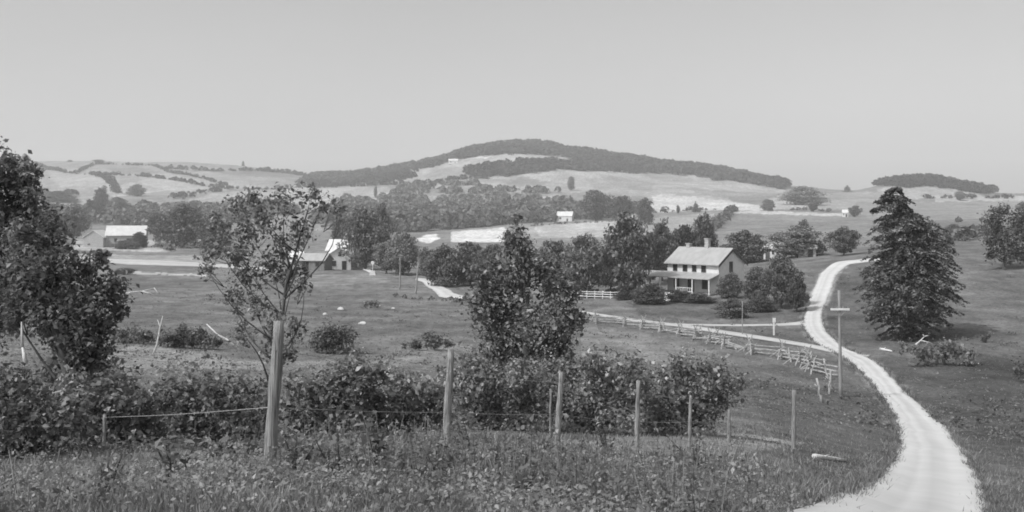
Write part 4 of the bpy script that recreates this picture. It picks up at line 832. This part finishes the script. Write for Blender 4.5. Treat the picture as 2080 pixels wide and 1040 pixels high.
def log(label, px0, py0, px1, py1, r, group=None):
    a = np.array(hit(px0, py0)); b = np.array(hit(px1, py1)); pts = []
    for i in range(5): p = a + (b - a) * i / 4; pts.append(np.array([p[0], p[1], float(gz(p[0], p[1])) + r * .7]))
    o = pts[0].copy(); mb = MB(); mb.tube([p - o for p in pts], [r, r * .95, r * .85, r * .7, r * .5], 8); q = pts[1] - o; mb.tube([q, q + (pts[1] - pts[0]) * .5 + (0, -.2, r * 2)], [r * .5, r * .2], 6)
    ob = mb.build('log', M['dead'], smooth=True); ob.location = o; tag(ob, label, 'log', group)
log('pale log lying in the grass left of the near road', 1654, 931, 1718, 938, .075)
log('pale log in shadow below the huge evergreen', 1788, 710, 1812, 715, .13)
log('pale plank beside the flowering shrub on the lawn', 1492, 604, 1516, 599, .12)
branch('bleached root stump standing below the huge evergreen', [(1860,700,0),(1872,692,.2),(1880,684,.2)], 84, .075, forks=((1, 1895, 698, 0), (2, 1876, 680, .2), (2, 1888, 682, .1)))
def stone(label, px, py, wpx, group='pale stones scattered in the pasture'):
    x, d = hit(px, py); w_ = wpx * d / F; rg = np.random.default_rng(int(px)); n1, n2 = 9, 6; vs = []; fs = []
    for j in range(n2):
        ph = -1.2 + 2.7 * j / (n2 - 1)
        for i in range(n1): th = 2 * math.pi * i / n1; k = 1 + .16 * rg.normal(); vs.append((.5 * w_ * math.cos(ph) * math.cos(th) * k, .4 * w_ * math.cos(ph) * math.sin(th) * k, .28 * w_ * math.sin(ph) * k))
    for j in range(n2 - 1):
        for i in range(n1): fs.append((j * n1 + i, j * n1 + (i + 1) % n1, (j + 1) * n1 + (i + 1) % n1, (j + 1) * n1 + i))
    fs.append(tuple(range(n1))[::-1]); fs.append(tuple((n2 - 1) * n1 + i for i in range(n1)))
    o = MB().add(vs, fs).build('stone', M['rock']); o.location = (x, d, float(gz(x, d)) + .1 * w_); tag(o, label, 'stone', group)
for px, py, wp, lab in [(692,628,14,'pale boulder in the mid pasture, above the round bush'),(660,640,10,'small flat pale stone left of the pasture boulder'),(736,658,14,'flat pale stone right of the round bush'),
   (768,622,8,'small pale stone beside the tiny dark bush'),(798,627,6,'smallest pale stone right of the tiny dark bush'),(1500,967,10,'white stone in the near grass below the sixth post'),(1545,1003,9,'white stone near the bottom edge, left of the road')]: stone(lab, px, py, wp)

# ------------------------------------------------------------ grass and weeds
def cover(n, d0, d1, rgs, px0=-250, px1=2330, off_road=True):
    px = px0 + rgs.random(n) * (px1 - px0); ln = math.log(d0) + rgs.random(n) * (math.log(d1) - math.log(d0))
    if off_road: k = ~pip(px, ln, ROAD_PD); px, ln = px[k], ln[k]
    y = np.exp(ln); x = (px - CX) / F * y; return x, y, gz(x, y)
def thin_out(x, y, rgs):
    px = CX + F * x / y; strip = (px > 850) & (px < 1640) & (y > 14.6) & (y < 27); ll = (px < 400) & (y > 7.5) & (y < 13)
    return ~((strip & (rgs.random(len(x)) < .9)) | (ll & (rgs.random(len(x)) < .6)) | ((px > 1420) & (rgs.random(len(x)) < .45)))
def blades(name, n, d0, d1, h, wd, mat, seed, label):
    rg = np.random.default_rng(seed); x, y, z = cover(n, d0, d1, rg); px = CX + F * x / y; k = ~((px > 850) & (px < 1640) & (y > 14.6) & (y < 27) & (rg.random(len(x)) < .55)); x, y, z = x[k], y[k], z[k]; n = len(x); hh = h * (.35 + .9 * rg.random(n) ** 1.5); hh *= .6 + .6 * (np.sin(x * 1.3 + 2 * np.sin(y * .7)) * .5 + .5)
    th = rg.random(n) * 6.28; a = np.stack([np.cos(th), np.sin(th), 0 * th], 1); ln_ = rg.normal(size=(n, 3)) * .35; ln_[:, 2] = 1; P = np.stack([x, y, z - .02], 1); ww = (wd * (.6 + .8 * rg.random(n)))[:, None]
    V = np.stack([P - a * ww, P + a * ww, P + ln_ * hh[:, None] * .6 + a * ww * .7, P + ln_ * hh[:, None] + np.array([.0, 0, 0]) + rg.normal(size=(n, 3)) * .03 * h], 1).reshape(-1, 3)
    tag(np_mesh(name, V, np.arange(n * 4).reshape(-1, 4), M[mat]), label, 'grass', kind='stuff')
blades('grass', 90000, 3.6, 14, .12, .006, 'grass', 201, 'rough grass covering the foreground bank')
blades('grass', 90000, 14, 48, .13, .014, 'grass', 202, 'rough grass on the slope behind the wire fence')
blades('grass', 60000, 48, 170, .08, .09, 'tuft', 203, 'grass tufts of the open pasture')
def verge(n, seed):
    rg = np.random.default_rng(seed); E = np.vstack(EDGES); E = E[(E[:, 1] < 140) & (E[:, 1] > 12)]; w_ = 1 / E[:, 1]; i = rg.choice(len(E), n, p=w_ / w_.sum())
    cl = (np.sin(i * .9) + np.sin(i * .37) + rg.normal(size=n) * .7) > -.3; i = i[cl]; n = len(i)
    side = np.where(i < (EDGES[0][:, 1][(EDGES[0][:, 1] < 140) & (EDGES[0][:, 1] > 12)]).size, -1, 1); x = E[i, 0] + side * .14 + rg.normal(size=n) * .13; y = E[i, 1] + rg.normal(size=n) * .3; z = gz(x, y); s_ = np.sqrt(y / 25); hh = (.09 + .14 * rg.random(n)) * np.minimum(s_, 1.4); th = rg.random(n) * 6.28; a = np.stack([np.cos(th), np.sin(th), 0 * th], 1) * (.014 * s_)[:, None]
    ln_ = rg.normal(size=(n, 3)) * .5; ln_[:, 2] = 1; P = np.stack([x, y, z], 1); V = np.stack([P - a, P + a, P + ln_ * hh[:, None] * .6 + a * .8, P + ln_ * hh[:, None]], 1).reshape(-1, 3)
    tag(np_mesh('grass', V, np.arange(n * 4).reshape(-1, 4), M['grass']), 'ragged grass creeping over the edges of the white road', 'grass', kind='stuff')
def tussocks(n, d0, d1, seed, label):
    rg = np.random.default_rng(seed); x, y, z = cover(n, d0, d1, rg); k = (np.sin(x * .13 + 2 * np.sin(y * .09)) + np.sin(y * .11 + x * .05) + rg.normal(size=len(x)) > .9); x, y, z = x[k], y[k], z[k]; n = len(x); per = 14
    r = (.12 + .25 * rg.random(n) ** 2)[:, None]; c = np.stack([x[:, None] + rg.normal(size=(n, per)) * r, y[:, None] + rg.normal(size=(n, per)) * r, z[:, None] + r * .8 * rg.random((n, per))], -1)
    V, Fq = leaves_VF(c.reshape(-1, 3), (rg.normal(size=(n, per, 3)) * .6 + np.array([-.2, -.3, .7])).reshape(-1, 3), np.repeat(r, per, 1).ravel() * .8, 1.8, rg); tag(np_mesh('weeds', V, Fq, M['leaf_mid']), label, 'weeds', kind='stuff')
tussocks(4200, 46, 190, 231, 'scattered tussocks and low weeds of the pasture')
verge(16000, 205)
def weeds(n, d0, d1, h, leaf, seed, label, per=9):
    rg = np.random.default_rng(seed); x, y, z = cover(n, d0, d1, rg); k = (np.sin(x * .9 + 1.7 * np.sin(y * .6)) + np.sin(y * 1.1 + 1.3 * np.sin(x * .5)) + rg.normal(size=len(x)) * .8) > .1; k &= thin_out(x, y, rg); x, y, z = x[k], y[k], z[k]; n = len(x)
    hh = h * (.3 + .8 * rg.random(n)) * np.where(CX + F * x / y > 1420, .55, 1); c = np.stack([x, y, z], 1)[:, None, :] + rg.normal(size=(n, per, 3)) * np.array([.1, .1, 0]) * h * 2.2; c[..., 2] += hh[:, None] * rg.random((n, per))
    N = rg.normal(size=(n, per, 3)) * .6 + np.array([-.1, -.1, .8]); V, Fq = leaves_VF(c.reshape(-1, 3), N.reshape(-1, 3), leaf * (.5 + rg.random(n * per)), 1.7, rg)
    tag(np_mesh('weeds', V, Fq, M['leaf_weed']), label, 'weeds', kind='stuff')
weeds(15000, 3.8, 13, .24, .036, 211, 'broad-leaved weeds over the near bank')
weeds(7000, 13, 40, .2, .06, 212, 'broad-leaved weeds on the slope behind the posts')
def tall_weeds(n, d0, d1, h, leaf, seed, label, mat='leaf_weed', thr=.7):
    rg = np.random.default_rng(seed); x, y, z = cover(n, d0, d1, rg); k = (np.sin(x * .7 + 1.9 * np.sin(y * .8)) + np.sin(y * .9 + 2.1 * np.sin(x * .6))) > thr; k &= thin_out(x, y, rg) & (CX + F * x / y < 1560); x, y, z = x[k], y[k], z[k]; n = len(x); per = 12
    hh = h * (.4 + .8 * rg.random(n)); t = np.linspace(.15, 1, per)[None, :]; lean = rg.normal(size=(n, 1, 2)) * .25
    c = np.stack([np.repeat(x[:, None], per, 1), np.repeat(y[:, None], per, 1), z[:, None] + hh[:, None] * t], -1); c[..., :2] += lean * (hh[:, None] * t ** 1.5)[..., None] + rg.normal(size=(n, per, 2)) * leaf * .55
    N = rg.normal(size=(n, per, 3)) * .55 + np.array([-.15, -.25, .7]); S = leaf * (1.25 - .8 * t) * (.6 + .7 * rg.random((n, per)))
    V, Fq = leaves_VF(c.reshape(-1, 3), N.reshape(-1, 3), S.ravel(), 2.2, rg)
    b0 = np.stack([x, y, z - .03], 1); tp = np.stack([x + lean[:, 0, 0] * hh, y + lean[:, 0, 1] * hh, z + hh * 1.08], 1); sw = np.array([.004, 0, 0]); V2 = np.stack([b0 - sw, b0 + sw, tp + sw * .5, tp - sw * .5], 1).reshape(-1, 3)
    V = np.vstack([V, V2]); Fq = np.vstack([Fq, np.arange(n * 4).reshape(-1, 4) + len(Fq) * 4]); tag(np_mesh('weeds', V, Fq, M[mat]), label, 'weeds', kind='stuff')
tall_weeds(3000, 5, 12, .42, .085, 221, 'tall leafy weeds in patches along the near bank')
tall_weeds(2200, 10, 26, .45, .10, 222, 'tall leafy weeds in patches around the fence posts', thr=1.0)
tall_weeds(2200, 6, 15, .34, .035, 223, 'thin seeding stalks among the near weeds', 'grass', .3)
def weed_plant(label, px, d, h, leaf, n, seed):
    rg = np.random.default_rng(seed); b = at(px, d); root = empty('leafy_weed', b); tag(root, label, 'plant', 'large leafy weeds on the near bank'); mb = MB(); P = []; N = []
    for s in range(4):
        e = np.array([rg.normal() * .3 * h, rg.normal() * .25 * h, h * (.7 + .4 * rg.random())]); mb.tube([(0, 0, -.05), e * .5 + rg.normal(size=3) * .02, e], [.012, .009, .004], 5)
        for q in range(n): t = .25 + .75 * q / n; a = q * 2.4 + s; dirv = np.array([math.cos(a), math.sin(a), .25]); P.append(e * t + dirv * leaf * .5); N.append(np.array([-math.cos(a) * .4, -math.sin(a) * .4, .9]) + rg.normal(size=3) * .35)
    mb.build('stems', M['bark'], root); V, Fq = leaves_VF(np.array(P), np.array(N), leaf * (.6 + .7 * rg.random(len(P))), 1.9, rg); np_mesh('foliage', V, Fq, M['leaf_near'], root)
for i, (px, d, h, lf, lab) in enumerate([(355,8.2,.45,0.102,'big-leaved weed at lower left of the tallest post'),(600,8.8,.42,0.090,'leafy weed just right of the foot of the tallest post'),(690,8.6,.38,0.078,'leafy weed midway between first and second big posts'),
   (765,9.2,.5,0.114,'broad-leaved weed with drooping leaves left of the second post'),(960,11.5,.45,0.090,'leafy weed right of the foot of the second post'),(1090,12,.4,0.084,'leafy weed in front of the third post'),(1235,17.5,.55,0.096,'dark seeding weed left of the fourth post'),
   (1420,13,.45,0.084,'leafy weed below the fifth post'),(215,7.2,.32,0.078,'low leafy weed near the lower left corner')]): weed_plant(lab, px, d, h, lf, 14, 300 + i)

# ------------------------------------------------------------ the air
hz = MB().box((0, 2600, 140), (17000, 7400, 400)).build('haze', M['white']); hm = bpy.data.materials.new('haze'); hm.use_nodes = True; ht = hm.node_tree; ht.nodes.clear()
pv = ht.nodes.new('ShaderNodeVolumePrincipled'); pv.inputs['Color'].default_value = gray(.95); pv.inputs['Density'].default_value = .00026; ho = ht.nodes.new('ShaderNodeOutputMaterial'); ht.links.new(pv.outputs[0], ho.inputs['Volume'])
hz.data.materials.clear(); hz.data.materials.append(hm); tag(hz, kind='stuff')
